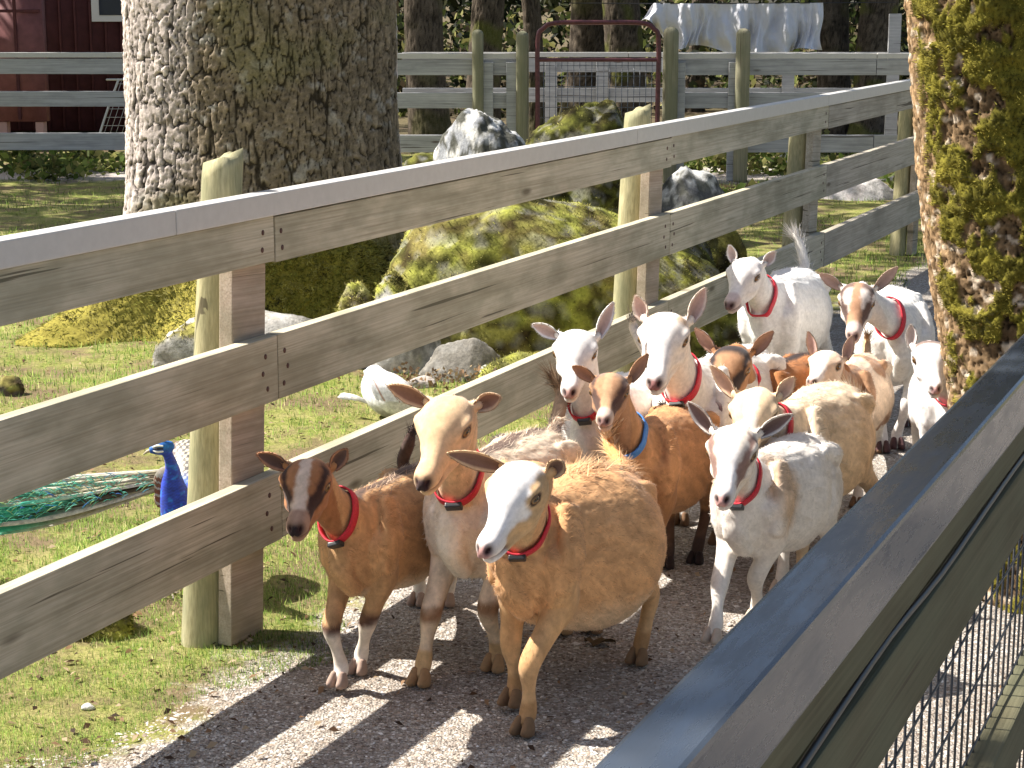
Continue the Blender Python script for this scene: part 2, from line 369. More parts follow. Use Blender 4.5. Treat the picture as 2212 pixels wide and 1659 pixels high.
# ---------------------------------------------------------------- near railing with wire mesh
def railing():
    A = at_z(1276, 1659, 1.22); off = (A - FP0) @ FN      # left edge of the cap
    base = FP0 + FN * off; base = base - FD * ((base - np.array([0, 0, 0])) @ FD) ; base[2] = 0
    r = empty('railing', base, FRZ, 'metal-capped railing with black wire mesh crossing the lower right corner', 'railing')
    L0, L1 = -1.2, 9.5; mid = (L0 + L1) / 2; ln = L1 - L0
    # local y negative = towards the viewer's side
    box('cap', (mid, -.029, 1.183), (ln, .058, .074), M_CAPN, r, b=.005)
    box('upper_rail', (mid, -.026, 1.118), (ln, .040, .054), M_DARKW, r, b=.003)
    V, Q, T = loft(np.array([[L0 + i * .25, -.046 + .002 * math.sin(i * 1.7), 1.084 + .0035 * math.sin(i * 2.3)] for i in range(int(ln / .25))]), [.004] * int(ln / .25), [.004] * int(ln / .25), side=(0, 1, 0), n=8, m=3)
    mk('cable', V, [Q, T], M_BLACK, r)
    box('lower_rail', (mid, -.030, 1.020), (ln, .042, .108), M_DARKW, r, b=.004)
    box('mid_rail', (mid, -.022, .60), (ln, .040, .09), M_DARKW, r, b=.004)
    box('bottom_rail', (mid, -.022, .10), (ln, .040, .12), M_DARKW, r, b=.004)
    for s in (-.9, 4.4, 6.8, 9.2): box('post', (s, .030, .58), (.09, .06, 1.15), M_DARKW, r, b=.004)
    mb = MB(); rg = random.Random(3)
    for i in range(int(ln / .05)):
        x = L0 + i * .05; j = rg.uniform(-.002, .002); V, Q, T = loft(np.array([[x, -.004, .02], [x + j, -.005, .55], [x, -.004, 1.03]]), [.0019] * 3, [.0019] * 3, side=(0, 1, 0), n=6, m=1, cap=False); mb.add(V, Q, T)
    for k in range(11):
        z = .06 + k * .1; P = np.array([[L0 + i * .2, -.007, z + rg.uniform(-.004, .004)] for i in range(int(ln / .2))]); V, Q, T = loft(P, [.0019] * len(P), [.0019] * len(P), side=(0, 1, 0), n=6, m=2, cap=False); mb.add(V, Q, T)
    mb.build('wire_mesh', M_BLACK, r)
railing()
# ================================================================== goats
def rot_to_local(rz):
    c, s = math.cos(rz), math.sin(rz); return np.array([[c, s, 0], [-s, c, 0], [0, 0, 1.0]])
def eval_union(mb, vox, smooth_it=4):
    V, f, _ = mb.arrays(); o = mk('tmp_union', V, f, smooth=False)
    m = o.modifiers.new('r', 'REMESH'); m.mode = 'VOXEL'; m.voxel_size = vox; m.adaptivity = 0
    s = o.modifiers.new('s', 'SMOOTH'); s.factor = 0.6; s.iterations = smooth_it
    dg = bpy.context.evaluated_depsgraph_get(); e = o.evaluated_get(dg); me = e.to_mesh()
    n = len(me.vertices); co = np.empty(n * 3, np.float32); me.vertices.foreach_get('co', co)
    nl = len(me.polygons); ls = np.empty(nl, np.int32); lt = np.empty(nl, np.int32)
    me.polygons.foreach_get('loop_start', ls); me.polygons.foreach_get('loop_total', lt)
    vi = np.empty(len(me.loops), np.int32); me.loops.foreach_get('vertex_index', vi)
    Q = vi[ls[lt == 4][:, None] + np.arange(4)]; T = vi[ls[lt == 3][:, None] + np.arange(3)] if (lt == 3).any() else np.zeros((0, 3), int)
    e.to_mesh_clear(); m_ = o.data; bpy.data.objects.remove(o); bpy.data.meshes.remove(m_)
    return co.reshape(-1, 3).astype(float), Q, T
def vnormals(V, Q):
    n = np.cross(V[Q[:, 2]] - V[Q[:, 0]], V[Q[:, 3]] - V[Q[:, 1]]); out = np.zeros_like(V)
    for k in range(4): np.add.at(out, Q[:, k], n)
    return nrm(out)
def strands(P, Nn, flow, length, width, lift, col, rng, curl=0.0):
    """thin fur triangles; returns V,T,normals,colours"""
    m = len(P); fl = flow - (flow * Nn).sum(1)[:, None] * Nn; fl = nrm(fl + rng.normal(0, .28, (m, 3)) * 1.0); fl = nrm(fl - (fl * Nn).sum(1)[:, None] * Nn)
    li = (np.broadcast_to(lift, m) * rng.uniform(.4, 1.6, m))[:, None]; d = nrm(fl * np.cos(li) + Nn * np.sin(li)); L = (np.broadcast_to(length, m) * rng.uniform(.6, 1.35, m))[:, None]
    sd = nrm(np.cross(d, Nn)); wd = (np.broadcast_to(width, m) * rng.uniform(.7, 1.3, m))[:, None]
    b = P - Nn * .002; tip = P + d * L - Nn * (curl * L)
    V = np.stack([b - sd * wd / 2, b + sd * wd / 2, tip], 1).reshape(-1, 3)
    T = np.arange(m * 3).reshape(-1, 3); nn = nrm(Nn + d * .15 + rng.normal(0, .18, (m, 3))); NN = np.repeat(nn, 3, 0)
    k = 1 + rng.uniform(-.38, .26, (m, 1)) * np.where(col.mean(1, keepdims=True) > .6, .45, 1.0); c = np.repeat(np.clip(col * k, 0, .93), 3, 0)
    return V, T, NN, c
def ear_mesh(base, tip, opening, wid, cin, cout, cedge):
    ax = tip - base; L = np.linalg.norm(ax); ax = ax / L; op = opening - ax * (opening @ ax); op = nrm(op); sd = np.cross(ax, op)
    ns, ntt = 18, 11; s = np.linspace(0, 1, ns); t = np.linspace(-1, 1, ntt)
    prof = np.interp(s, [0, .12, .3, .5, .7, .85, .95, 1], [.50, .66, .94, 1.0, .80, .50, .25, .04]) * wid / 2
    S, Tt = np.meshgrid(s, t, indexing='ij'); W = prof[:, None]
    ang = Tt * np.interp(s, [0, .3, 1], [1.9, 1.15, .7])[:, None]      # rolled at the root, open at the tip
    amax = np.interp(s, [0, .3, 1], [1.9, 1.15, .7])[:, None]; R = W / np.sin(np.minimum(amax, 1.4))
    bend = .10 * L * S ** 2
    P = base + ax * (S * L)[..., None] + sd * (R * np.sin(ang))[..., None] + op * (-(R * np.cos(ang)) + R * .5)[..., None] - op * bend[..., None]
    th = .0022
    n0 = nrm(np.cross(np.gradient(P, axis=0), np.gradient(P, axis=1)))
    if (n0[ns // 2, ntt // 2] @ op) < 0: n0 = -n0
    Pin = P + n0 * th; Pout = P - n0 * th
    V = np.concatenate([Pin.reshape(-1, 3), Pout.reshape(-1, 3)]); k = ns * ntt
    i = np.arange(ns - 1)[:, None] * ntt; j = np.arange(ntt - 1)[None]; Q1 = np.stack([i + j, i + j + 1, i + ntt + j + 1, i + ntt + j], -1).reshape(-1, 4)
    Q2 = Q1[:, ::-1] + k; E = []
    for a in range(ns - 1):
        E.append([a * ntt, (a + 1) * ntt, (a + 1) * ntt + k, a * ntt + k]); b_ = a * ntt + ntt - 1; E.append([b_, b_ + k, b_ + ntt + k, b_ + ntt])
    for c_ in range(ntt - 1): b_ = (ns - 1) * ntt + c_; E.append([b_, b_ + k, b_ + 1 + k, b_ + 1])
    Q = np.vstack([Q1, Q2, np.array(E)]); NN = np.concatenate([n0.reshape(-1, 3), -n0.reshape(-1, 3)])
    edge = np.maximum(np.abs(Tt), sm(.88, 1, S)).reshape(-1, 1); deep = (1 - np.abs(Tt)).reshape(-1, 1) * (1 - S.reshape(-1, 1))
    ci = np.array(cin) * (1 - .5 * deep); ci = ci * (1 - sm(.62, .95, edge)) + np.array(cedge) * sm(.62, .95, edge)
    if hasattr(cout, '__call__'): co = cout(S.reshape(-1, 1))
    else: co = np.broadcast_to(np.array(cout), ci.shape)
    return V, Q, NN, np.vstack([ci, co]), (P, n0, sd, ax, S)

WHITE = (.80, .77, .73); CREAM = (.74, .58, .40); TAN = (.60, .36, .16); BROWN = (.38, .18, .075); DARK = (.055, .035, .028); PINK = (.62, .32, .27); GREY = (.30, .25, .22)
GOATS = []
def goat(label, poll, nose, earR, earL, feet, a, sc=1.0, hs=1.0, belly=1.0, coat=None, tail=None, vox=.0062, fur=20000, collar='red', buckle=True, jaw=True, front=None, hroll=0.0, autoz=.36, lat=.028, tuft=None, seed=1, earw=.038, neck=1.0):
    """poll/nose: (u,v[,depth]) in the picture; feet: ground points FR FL HR HL or None; a: heading in degrees, 0 = straight at the viewer"""
    C = dict(base=TAN, belly=None, leg=None, lower=None, foot=None, dorsal=None, dorw=.03, neck=None, chest=None, face=None, blaze=None, bw=(.02, .02), stripe=None, muzzle=None, nose=(.10, .06, .06), earo=None, eari=(.45, .27, .22), patch=None, hoof=None, knee=None, rump=None, poll=None, withers=None, tuftc=None, shoulder=None)
    C.update(coat or {})
    rng = np.random.default_rng(seed * 101 + 5)
    hd = np.array([-math.sin(math.radians(a)), -math.cos(math.radians(a)), 0.0]); rz = math.atan2(hd[1], hd[0]); R = rot_to_local(rz)
    fm = at_z(*front) if front else None
    if feet and feet[0] and feet[1]: fm = (at_z(*feet[0]) + at_z(*feet[1])) / 2
    root = fm - hd * (.155 * sc) + FN * lat; root[2] = 0
    L = lambda p: R @ (np.asarray(p, float) - root)
    root_o = empty('goat', root, rz, label, 'goat', 'goats trotting along the gravel path')
    # ---------- head frame
    u, v, dz = poll; v = v + .040 * hs * F / dz; Pw = at_y(u, v, dz)
    if autoz:
        for _ in range(8):
            lx_ = L(Pw)[0]
            if lx_ >= autoz * sc: break
            dz -= (autoz * sc - lx_) * .9 + .002; Pw = at_y(poll[0], poll[1] + .040 * hs * F / dz, dz)
    rd = rayd(nose[0], nose[1] - .016 * F / dz); rd = rd / np.linalg.norm(rd); hs = hs * 1.10; LH = .205 * hs; oc = O3 - Pw; b_ = rd @ oc; cc = oc @ oc - LH * LH; disc = b_ * b_ - cc
    t = -b_ - math.sqrt(max(disc, 0)); Nw = O3 + rd * t
    P = L(Pw); Nn = L(Nw); X = nrm(Nn - P); up = np.array([0, 0, 1.0]); Y = nrm(np.cross(up, X)); Z = np.cross(X, Y)
    if hroll: c, s = math.cos(hroll), math.sin(hroll); Y, Z = Y * c + Z * s, Z * c - Y * s
    HM = np.stack([X, Y, Z], 1)      # columns
    WY, WZ = 1.26, 1.14; H = lambda x, y, z: P + (HM @ (np.array([x, y * WY, z * WZ], float) * hs))
    mb = MB(); chains = []
    def add(name, Pts, ra, rb, side=(0, 1, 0), n=20, m=6, pw=1.0, reg=True):
        Pts = np.asarray(Pts, float); V, Q, T = loft(Pts, ra, rb, side, n, m, pw=pw); mb.add(V, Q, T)
        if reg:
            D = spl(np.column_stack([Pts, ra, rb]), 6); chains.append((name, D[:, :3], np.sqrt(D[:, 3] * D[:, 4]), nrm(np.gradient(D[:, :3], axis=0))))
    # torso
    bx = [.250, .215, .15, .06, -.05, -.15, -.245, -.325, -.375]; bz = [.395, .405, .412, .400, .388, .382, .400, .428, .445]
    ry = [.038, .060, .078, .095, .113, .126, .117, .094, .053]; rzv = [.065, .112, .150, .158, .166, .172, .158, .126, .078]
    bl = [1, 1, 1 + .05 * (belly - 1), 1 + .5 * (belly - 1), belly, 1.05 * belly, belly, 1 + .6 * (belly - 1), 1, 1]
    add('torso', [(x * sc, 0, z * sc - .02 * sc * (k - 1)) for x, z, k in zip(bx, bz, bl)], [r * k * sc for r, k in zip(ry, bl)], [r * (1 + .5 * (k - 1)) * sc for r, k in zip(rzv, bl)], n=28, pw=.95)
    add('torso', [(.12 * sc, 0, .50 * sc), (-.05 * sc, 0, .515 * sc), (-.22 * sc, 0, .515 * sc), (-.33 * sc, 0, .49 * sc)], [.05 * sc, .05 * sc, .055 * sc, .04 * sc], [.055 * sc, .038 * sc, .04 * sc, .035 * sc])
    # neck
    hb = H(-.012, 0, -.012); b0 = np.array([.08, 0, .43]) * sc; b1 = np.array([.175, 0, .475]) * sc
    ndir = hb - b1; midp = b1 + ndir * .5 + np.array([.012, 0, -.004]) * sc
    add('neck', [b0, b1, midp, hb - nrm(ndir) * .012, hb], [.072 * sc, .060 * sc * neck, .046 * sc * neck, .047 * hs, .044 * hs], [.120 * sc, .092 * sc, .062 * sc * neck, .060 * hs, .052 * hs], side=tuple(nrm(np.array([0, 1, 0]) + Y * .5)), n=24)
    nk = chains[-1]
    # head
    hx = [-.030, .0, .035, .070, .105, .140, .170, .190, .203]; hz = [-.010, -.001, .004, -.003, -.013, -.019, -.021, -.021, -.022]
    hy = [.026, .043, .0480, .0385, .0265, .0205, .0212, .0190, .0125]; hh = [.030, .043, .047, .042, .032, .0255, .0245, .021, .014]
    Dh = [H(x, 0, z) for x, z in zip(hx, hz)]
    add('head', Dh, [r * hs * WY for r in hy], [r * hs * WZ for r in hh], side=tuple(Y), n=26, pw=.88)
    add('head', [H(.0, 0, -.040), H(.05, 0, -.050), (H(.11, 0, -.046)), H(.165, 0, -.044), H(.190, 0, -.043)], [.033 * hs, .038 * hs, .028 * hs, .022 * hs, .015 * hs], [.024 * hs, .026 * hs, .018 * hs, .013 * hs, .010 * hs], side=tuple(Y), n=18, reg=False)
    for sy in (-1, 1):
        V, Q, T = loft([H(.020, sy * .036, .018), H(.050, sy * .0415, .020), H(.080, sy * .031, .010)], [.010 * hs, .0125 * hs, .008 * hs], [.010 * hs, .013 * hs, .008 * hs], side=tuple(Y), n=14); mb.add(V, Q, T)
        V, Q, T = loft([H(.025, sy * .028, -.028), H(.065, sy * .030, -.026), H(.1, sy * .022, -.022)], [.013 * hs, .014 * hs, .010 * hs], [.02 * hs, .02 * hs, .012 * hs], side=tuple(Y), n=14); mb.add(V, Q, T)
        V, Q, T = loft([H(-.016, sy * .030, .012), H(-.020, sy * .046, .020)], [.013 * hs, .011 * hs], [.015 * hs, .013 * hs], side=(X[0], X[1], X[2]), n=12, m=1); mb.add(V, Q, T)
    # legs
    dflt = [(.160, -.070), (.135, .070), (-.285, -.085), (-.325, .085)]; footl = []
    sg = 1 if seed % 2 else -1; stride = [.055 * sg, -.05 * sg, -.05 * sg, .06 * sg]
    for i, (fx, fy) in enumerate(dflt):
        ft = np.array([(fx + stride[i]) * sc, fy * sc, .025 if (stride[i] < 0 and i == (1 if sg > 0 else 0)) else 0.0])
        if feet and feet[i]: ft = L(at_z(feet[i][0], feet[i][1], feet[i][2] if len(feet[i]) > 2 else 0.0)) * np.array([1, 1, 1])
        footl.append(ft)
    for i, ft in enumerate(footl):
        sy = -1 if i in (0, 2) else 1; ft = ft.copy()
        if i < 2:
            S = np.array([.15, sy * .060, .43]) * sc; E = np.array([.115, sy * .070, .305]) * sc; fl = ft + np.array([-.010, 0, .052]) * sc
            E = E + (fl - E) * np.array([.10, .12, 0]); bend = (.066 if (i == seed % 2) else .022); K = E * .46 + fl * .54 + np.array([bend, 0, .012 if bend > .04 else 0]) * sc
            add('fleg', [S, E * .6 + S * .4, E, (E + K) / 2, K, (K * .45 + fl * .55), fl, ft + np.array([.006, 0, .026]) * sc], [.050 * sc, .048 * sc, .041 * sc, .029 * sc, .0275 * sc, .0170 * sc, .0220 * sc, .0195 * sc], [.068 * sc, .062 * sc, .050 * sc, .032 * sc, .0245 * sc, .0165 * sc, .021 * sc, .018 * sc], n=16)
        else:
            S = np.array([-.250, sy * .072, .43]) * sc; E = np.array([-.205, sy * .094, .325]) * sc; fl = ft + np.array([-.008, 0, .055]) * sc
            K = E * .40 + fl * .60 + np.array([-.075, 0, .02]) * sc
            add('hleg', [S, (S + E) / 2 + np.array([-.01, 0, 0]) * sc, E, (E * .5 + K * .5), K, (K * .5 + fl * .5) + np.array([-.006, 0, 0]) * sc, fl, ft + np.array([.006, 0, .026]) * sc], [.052 * sc, .056 * sc, .045 * sc, .030 * sc, .0240 * sc, .0190 * sc, .0215 * sc, .0195 * sc], [.095 * sc, .098 * sc, .070 * sc, .038 * sc, .029 * sc, .0175 * sc, .021 * sc, .018 * sc], n=16)
    for sy in (-1, 1):
        V, Q, T = loft(np.array([[.095, sy * .070, .530], [.130, sy * .098, .440], [.150, sy * .088, .350]]) * sc, [.022 * sc, .026 * sc, .024 * sc], [.040 * sc, .055 * sc, .045 * sc], n=16); mb.add(V, Q, T)
        V, Q, T = loft(np.array([[-.215, sy * .088, .515], [-.270, sy * .095, .490], [-.330, sy * .075, .46]]) * sc, [.018 * sc, .030 * sc, .022 * sc], [.020 * sc, .036 * sc, .03 * sc], n=14); mb.add(V, Q, T)
    V, Q, T = loft(np.array([[.262, 0, .41], [.250, 0, .355], [.19, 0, .290]]) * sc, [.030 * sc, .036 * sc, .030 * sc], [.02 * sc, .028 * sc, .022 * sc], n=14); mb.add(V, Q, T)
    # tail dock
    tl = None
    if tail is not None:
        tb = np.array([-.365, 0, .50]) * sc; tp = [L(at_y(q[0], q[1], q[2])) for q in tail['pts']]; tl = np.vstack([tb + np.array([.03, 0, -.02]) * sc, tb, tp])
        kk = len(tl); add('tail', tl, [.024 * sc] + [.020 * sc] * (kk - 2) + [.006 * sc], [.022 * sc] + [.016 * sc] * (kk - 2) + [.006 * sc], n=12)
    V, Q, T = eval_union(mb, vox, 4)
    # ---------- regions
    names = [c[0] for c in chains]; best = np.full(len(V), 1e9); reg = np.zeros(len(V), int); tt = np.zeros(len(V)); tang = np.zeros_like(V)
    for ci, (nm, Cp, Rr, Tg) in enumerate(chains):
        d = np.sqrt(((V[:, None, :].astype(np.float32) - Cp[None].astype(np.float32)) ** 2).sum(-1)) / Rr[None]; k = d.argmin(1); dm = d[np.arange(len(V)), k]
        u_ = dm < best; best[u_] = dm[u_]; reg[u_] = ci; tt[u_] = k[u_] / (len(Cp) - 1); tang[u_] = Tg[k[u_]]
    rn = np.array(names)[reg]
    Hl = (V - P) @ HM / hs / np.array([1, WY, WZ])        # head local
    nor = vnormals(V, Q) if not len(T) else vnormals(V, np.vstack([Q, np.column_stack([T, T[:, :1]])]))
    # fine head relief: nostrils, mouth, eye sockets
    ish = (rn == 'head') | ((rn == 'neck') & (Hl[:, 0] > -.01)); Hx, Hy, Hz = Hl.T
    def dent(mask, depth): V[mask > .001] -= nor[mask > .001] * (mask[mask > .001] * depth * hs)[:, None]
    for sy in (-1, 1):
        m = np.exp(-(((Hx - .207) / .014) ** 2 + ((Hy - sy * .0115) / .0048) ** 2 + ((Hz + .013) / .0065) ** 2)) * ish; dent(m, .008)
        m = np.exp(-(((Hx - .058) / .013) ** 2 + ((Hy - sy * .046) / .014) ** 2 + ((Hz - .009) / .009) ** 2)) * ish; dent(m, .007)
    mouth = np.exp(-((Hz + .0360 - .10 * (Hx - .19)) / .0036) ** 2) * sm(.135, .155, Hx) * ish; dent(mouth, .007)
    dent(np.exp(-((Hy / .0025) ** 2 + ((Hz + .026) / .010) ** 2)) * (Hx > .19) * ish, .004)
    # ---------- coat colours
    lx, ly, lz = (V / sc).T; nz1 = fbm(V * 14 / sc + seed * 7, 3, seed); nz2 = fbm(V * 45, 3, seed + 9); e = (nz1 - .5) * .06 + (nz2 - .5) * .02
    col = np.tile(np.array(C['base'], float), (len(V), 1))
    def put(mask, c, hsx=False):
        nonlocal col
        if c is None: return
        mask = np.clip(mask, 0, 1)[:, None]; col = col * (1 - mask) + np.array(c, float) * mask
    isb = (rn == 'torso') | (rn == 'neck'); isl = (rn == 'fleg') | (rn == 'hleg'); isf = rn == 'fleg'; isn = rn == 'neck'
    if C['patch']:
        pc, ps, pt = C['patch'][:3]; put(sm(pt - .02, pt + .03, fbm(V * ps / sc + seed * 3.1, 2, seed + 3)) * ~ish, pc)
    put(sm(.30, .22, lz + e) * (rn == 'torso'), C['belly'])
    put(isn * sm(.2, .45, tt), C['neck'])
    put(sm(.12, .22, lx + e) * sm(.5, .42, lz + e) * isb, C['chest'])
    put(sm(.12, .05, np.hypot(lx - .10 + e, (lz - .45) * .7)) * (rn != 'neck'), C['shoulder'])
    put(sm(-.20, -.27, lx + e) * ~isl, C['rump']); put(sm(.40, .36, lz + e) * isl, C['leg'])
    if C['knee'] is not None: put(np.exp(-((lz - .175 + e) / .035) ** 4) * isl, C['knee'])
    put(sm(.19, .15, lz + e) * isl, C['lower']); put(sm(.095, .07, lz + e) * isl, C['foot'])
    if C['dorsal'] is not None:
        dw = C['dorw']; put(sm(dw + .012, dw - .008, np.abs(ly) + e * .5) * sm(.47, .50, lz) * isb * sm(.22, .15, lx), C['dorsal'])
        put(isn * sm(.5, .9, nor @ np.array([-.6, 0, .8])) * sm(.9, .6, tt), C['dorsal']); put(rn == 'tail', C['dorsal'])
    if tail and tail.get('c') is not None: put(rn == 'tail', tail['c'])
    eh = (nz2 - .5) * .014
    hm = ish.astype(float) * sm(-.03, 0, Hx)
    if C['face'] is not None: put(hm, C['face'])
    put(hm * sm(.02, .035, Hz + eh) * sm(.05, .02, Hx), C['poll'])
    if C['stripe'] is not None:      # dark bar from the eye to the corner of the mouth
        yl = np.interp(Hx, [.0, .05, .1, .15, .2], [.036, .034, .026, .020, .018]); zl = np.interp(Hx, [.0, .05, .1, .15], [.03, .020, .0, -.012])
        put(hm * sm(.013, .007, np.abs(np.abs(Hy) - yl) + eh * .6) * sm(.024, .014, np.abs(Hz - zl) + eh) * sm(.165, .14, Hx) * sm(.005, .03, Hx), C['stripe'])
    if C['blaze'] is not None:
        bw_ = np.interp(Hx, [0, .05, .12, .2], [C['bw'][0], C['bw'][0], C['bw'][1], C['bw'][1] * 1.1]); put(hm * sm(bw_ + .004, bw_ - .004, np.abs(Hy) + eh) * sm(-.022, -.012, Hz + eh), C['blaze'])
    if C['muzzle'] is not None: put(hm * sm(.142, .160, Hx + eh), C['muzzle'])
    put(ish * np.exp(-(((Hx - .214) / .016) ** 2 + (Hy / .0165) ** 4 + ((Hz + .016) / .0135) ** 4)) * 1.5, C['nose'])
    put(mouth * .9, tuple(np.array(C['nose']) * .3))
    for sy in (-1, 1):
        put(ish * np.exp(-(((Hx - .207) / .016) ** 2 + ((Hy - sy * .0115) / .0062) ** 2 + ((Hz + .013) / .0080) ** 2)) * 1.6, (.03, .012, .012))
        put(ish * sm(.0205, .0155, np.sqrt((Hx - .058) ** 2 + (Hy - sy * .042) ** 2 + ((Hz - .009) * 1.3) ** 2)), (.05, .03, .025))
    lum = col.mean(1, keepdims=True); kv = np.where(lum > .6, .35, 1.0); col = col * (1 + kv * ((nz1 - .5)[:, None] * .18 + (nz2 - .5)[:, None] * .12))
    fdir = nrm(np.array([-.75, 0, -.42])); gdir = np.array([-fdir[2], 0, fdir[0]]); wob = (nz1 - .5) * .05
    st_ = fbm(np.stack([(V @ fdir) * 9, (V @ gdir + wob) * 62, V[:, 1] * 62], -1), 3, seed + 51) - .5; st2 = fbm(np.stack([V[:, 0] * 62, V[:, 1] * 62, V[:, 2] * 9], -1), 3, seed + 52) - .5
    st_ = np.where(isl | isn, st2, st_); col = col * (1 + np.where(lum[:, 0] > .6, .32, .85) * st_ * (rn != 'head'))[:, None]; hs_ = fbm(np.stack([Hx * 14, Hy * 110, Hz * 110], -1), 3, seed + 53) - .5; col = col * (1 + .35 * hs_ * (rn == 'head'))[:, None]
    amp = np.where(rn == 'torso', 1.0, np.where(isn, .8, np.where((rn == 'hleg') & (lz > .2), .9, .25))) * (rn != 'head') * (rn != 'tail')
    bigw = fbm(np.stack([(V @ fdir) * 5, (V @ gdir + wob) * 24, V[:, 1] * 24], -1), 2, seed + 61) - .5
    V = V + nor * ((st_ * .0045 + bigw * .007) * amp * sc)[:, None]; nor = vnormals(V, Q) if not len(T) else vnormals(V, np.vstack([Q, np.column_stack([T, T[:, :1]])]))
    # ---------- fur
    AV = [V]; AQ = [Q]; AT = [T] if len(T) else []; AN = [nor]; AC = [col]; n0 = len(V)
    def push(V_, Q_=None, T_=None, N_=None, C_=None):
        nonlocal n0
        AV.append(V_); AN.append(N_); AC.append(C_)
        if Q_ is not None: AQ.append(Q_ + n0)
        if T_ is not None: AT.append(T_ + n0)
        n0 += len(V_)
    k = rng.integers(0, len(Q), fur); f = Q[k]; r1, r2 = rng.random((2, fur, 1)); Pp = (V[f[:, 0]] * (1 - r1) + V[f[:, 1]] * r1) * (1 - r2) + (V[f[:, 3]] * (1 - r1) + V[f[:, 2]] * r1) * r2
    vi = f[:, 0]; Np = nor[vi]; rp = rn[vi]; lzp = Pp[:, 2] / sc
    flow = np.zeros((fur, 3)); tg = tang[vi]
    flow[rp == 'torso'] = (-.75, 0, -.45); m = rp == 'neck'; flow[m] = -tg[m] + np.array([-.2, 0, -.5]); m = rp == 'head'; flow[m] = -X
    m = (rp == 'fleg') | (rp == 'hleg'); flow[m] = tg[m]; m = rp == 'tail'; flow[m] = tg[m]
    hl = ((Pp - P) @ HM / hs / np.array([1, WY, WZ])); fl_ = np.where(rp == 'head', .006 + .004 * sm(.06, .0, hl[:, 0]), np.where(rp == 'torso', .017, np.where(rp == 'neck', .014, .010))) * sc
    fl_ = np.where((rp == 'torso') & (np.abs(Pp[:, 1]) < .05 * sc) & (lzp > .48), .028 * sc, fl_); fl_ = np.where((rp == 'hleg') & (lzp > .22), .026 * sc, fl_); fl_ = np.where((rp == 'torso') & (Pp[:, 0] < -.3 * sc), .040 * sc, fl_)
    fl_ = np.where(((rp == 'fleg') | (rp == 'hleg')) & (lzp < .2), .0065 * sc, fl_)
    keep = ~((rp == 'head') & ((hl[:, 0] > .185) | (np.hypot(hl[:, 0] - .058, hl[:, 2] - .009) < .021)))
    clump = fbm(Pp * 60, 2, seed)[:, None]
    kw = np.where(col[vi].mean(1, keepdims=True) > .6, .4, 1.0); ck = np.clip(col[vi] * (1 + kw * (.36 * clump - .18)), 0, .93)
    s_ = strands(Pp[keep], Np[keep], flow[keep], fl_[keep] * 1.25, .0022 * np.where(rp[keep] == 'head', .7, 1.0) * max(1, vox / .006), .16, ck[keep], rng, .12)
    push(s_[0], None, s_[1], s_[2], s_[3])
    # larger soft locks over the back, rump and neck
    kb = rng.integers(0, len(Q), fur // 22); fb = Q[kb]; vb = fb[:, 0]; okb = ((rn[vb] == 'torso') | (rn[vb] == 'neck') | ((rn[vb] == 'hleg') & (V[vb, 2] > .3 * sc))) & ((nor[vb, 2] > .15) | (V[vb, 0] < -.25 * sc) | (rng.random(len(vb)) < .25)) & (Hl[vb, 0] < -.03)
    vb = vb[okb]; cl2 = fbm(V[vb] * 28, 2, seed + 31); fw = np.zeros((len(vb), 3)); fw[:] = (-.75, 0, -.35); mn_ = rn[vb] == 'neck'; fw[mn_] = -tang[vb][mn_] + np.array([-.2, 0, -.5]); sw = fbm(V[vb] * 9, 2, seed + 33) - .5; fw[:, 1] += sw * 2.2
    cb = np.clip(col[vb] * (.72 + .5 * cl2[:, None]) , 0, .93); s_ = strands(V[vb], nor[vb], fw, .026 * sc, .0040, .20, cb, rng, .25); push(s_[0], None, s_[1], nrm(s_[2] + np.repeat(rng.normal(0, .08, (len(vb), 3)), 3, 0)), s_[3])
    # long hair: tail plume
    if tail is not None:
        m_ = tail.get('n', 420); D = spl(tl[1:], 8); kk = rng.integers(0, len(D) - 1, m_); Tg = nrm(np.gradient(D, axis=0)); th = rng.uniform(0, 2 * math.pi, m_)
        s1 = nrm(np.cross(Tg[kk], [0.3, 1, .2])); s2 = np.cross(Tg[kk], s1); Nr = s1 * np.cos(th)[:, None] + s2 * np.sin(th)[:, None]
        Pr = D[kk] + Nr * .012 * sc; fw = Tg[kk] + np.array(tail.get('flow', (0, 0, 0.0)))
        tc = np.array(tail.get('c') if tail.get('c') is not None else (C['dorsal'] or C['base']), float); tc2 = np.array(tail.get('c2', tc), float); mixf = (kk / len(D))[:, None]
        s_ = strands(Pr, Nr, fw, tail.get('len', .06) * sc, .0028, .45, tc * (1 - mixf) + tc2 * mixf, rng, tail.get('curl', .2)); push(s_[0], None, s_[1], s_[2], s_[3])
    if tuft:      # loose locks along the back: (x0,x1,n,len,colour)
        x0, x1, m_, ln, tcc = tuft; xx = rng.uniform(x0, x1, m_) * sc; yy = rng.normal(0, .022, m_) * sc
        Pr = np.stack([xx, yy, np.full(m_, .548 * sc) - .2 * np.abs(yy)], -1); q = ((Pr[:, None] - V[None, ::7]) ** 2).sum(-1).argmin(1) * 7; Pr = V[q]
        s_ = strands(Pr, nor[q], np.tile([-.8, .25, .1], (m_, 1)) + rng.normal(0, .3, (m_, 3)), ln * sc, .003, .45, np.tile(np.array(tcc, float), (m_, 1)) * rng.uniform(.75, 1.15, (m_, 1)), rng, .3); push(s_[0], None, s_[1], s_[2], s_[3])
    # ears
    cen = L(O3) - P; tocam = nrm(cen); eo = C['earo'] or C['face'] or C['base']
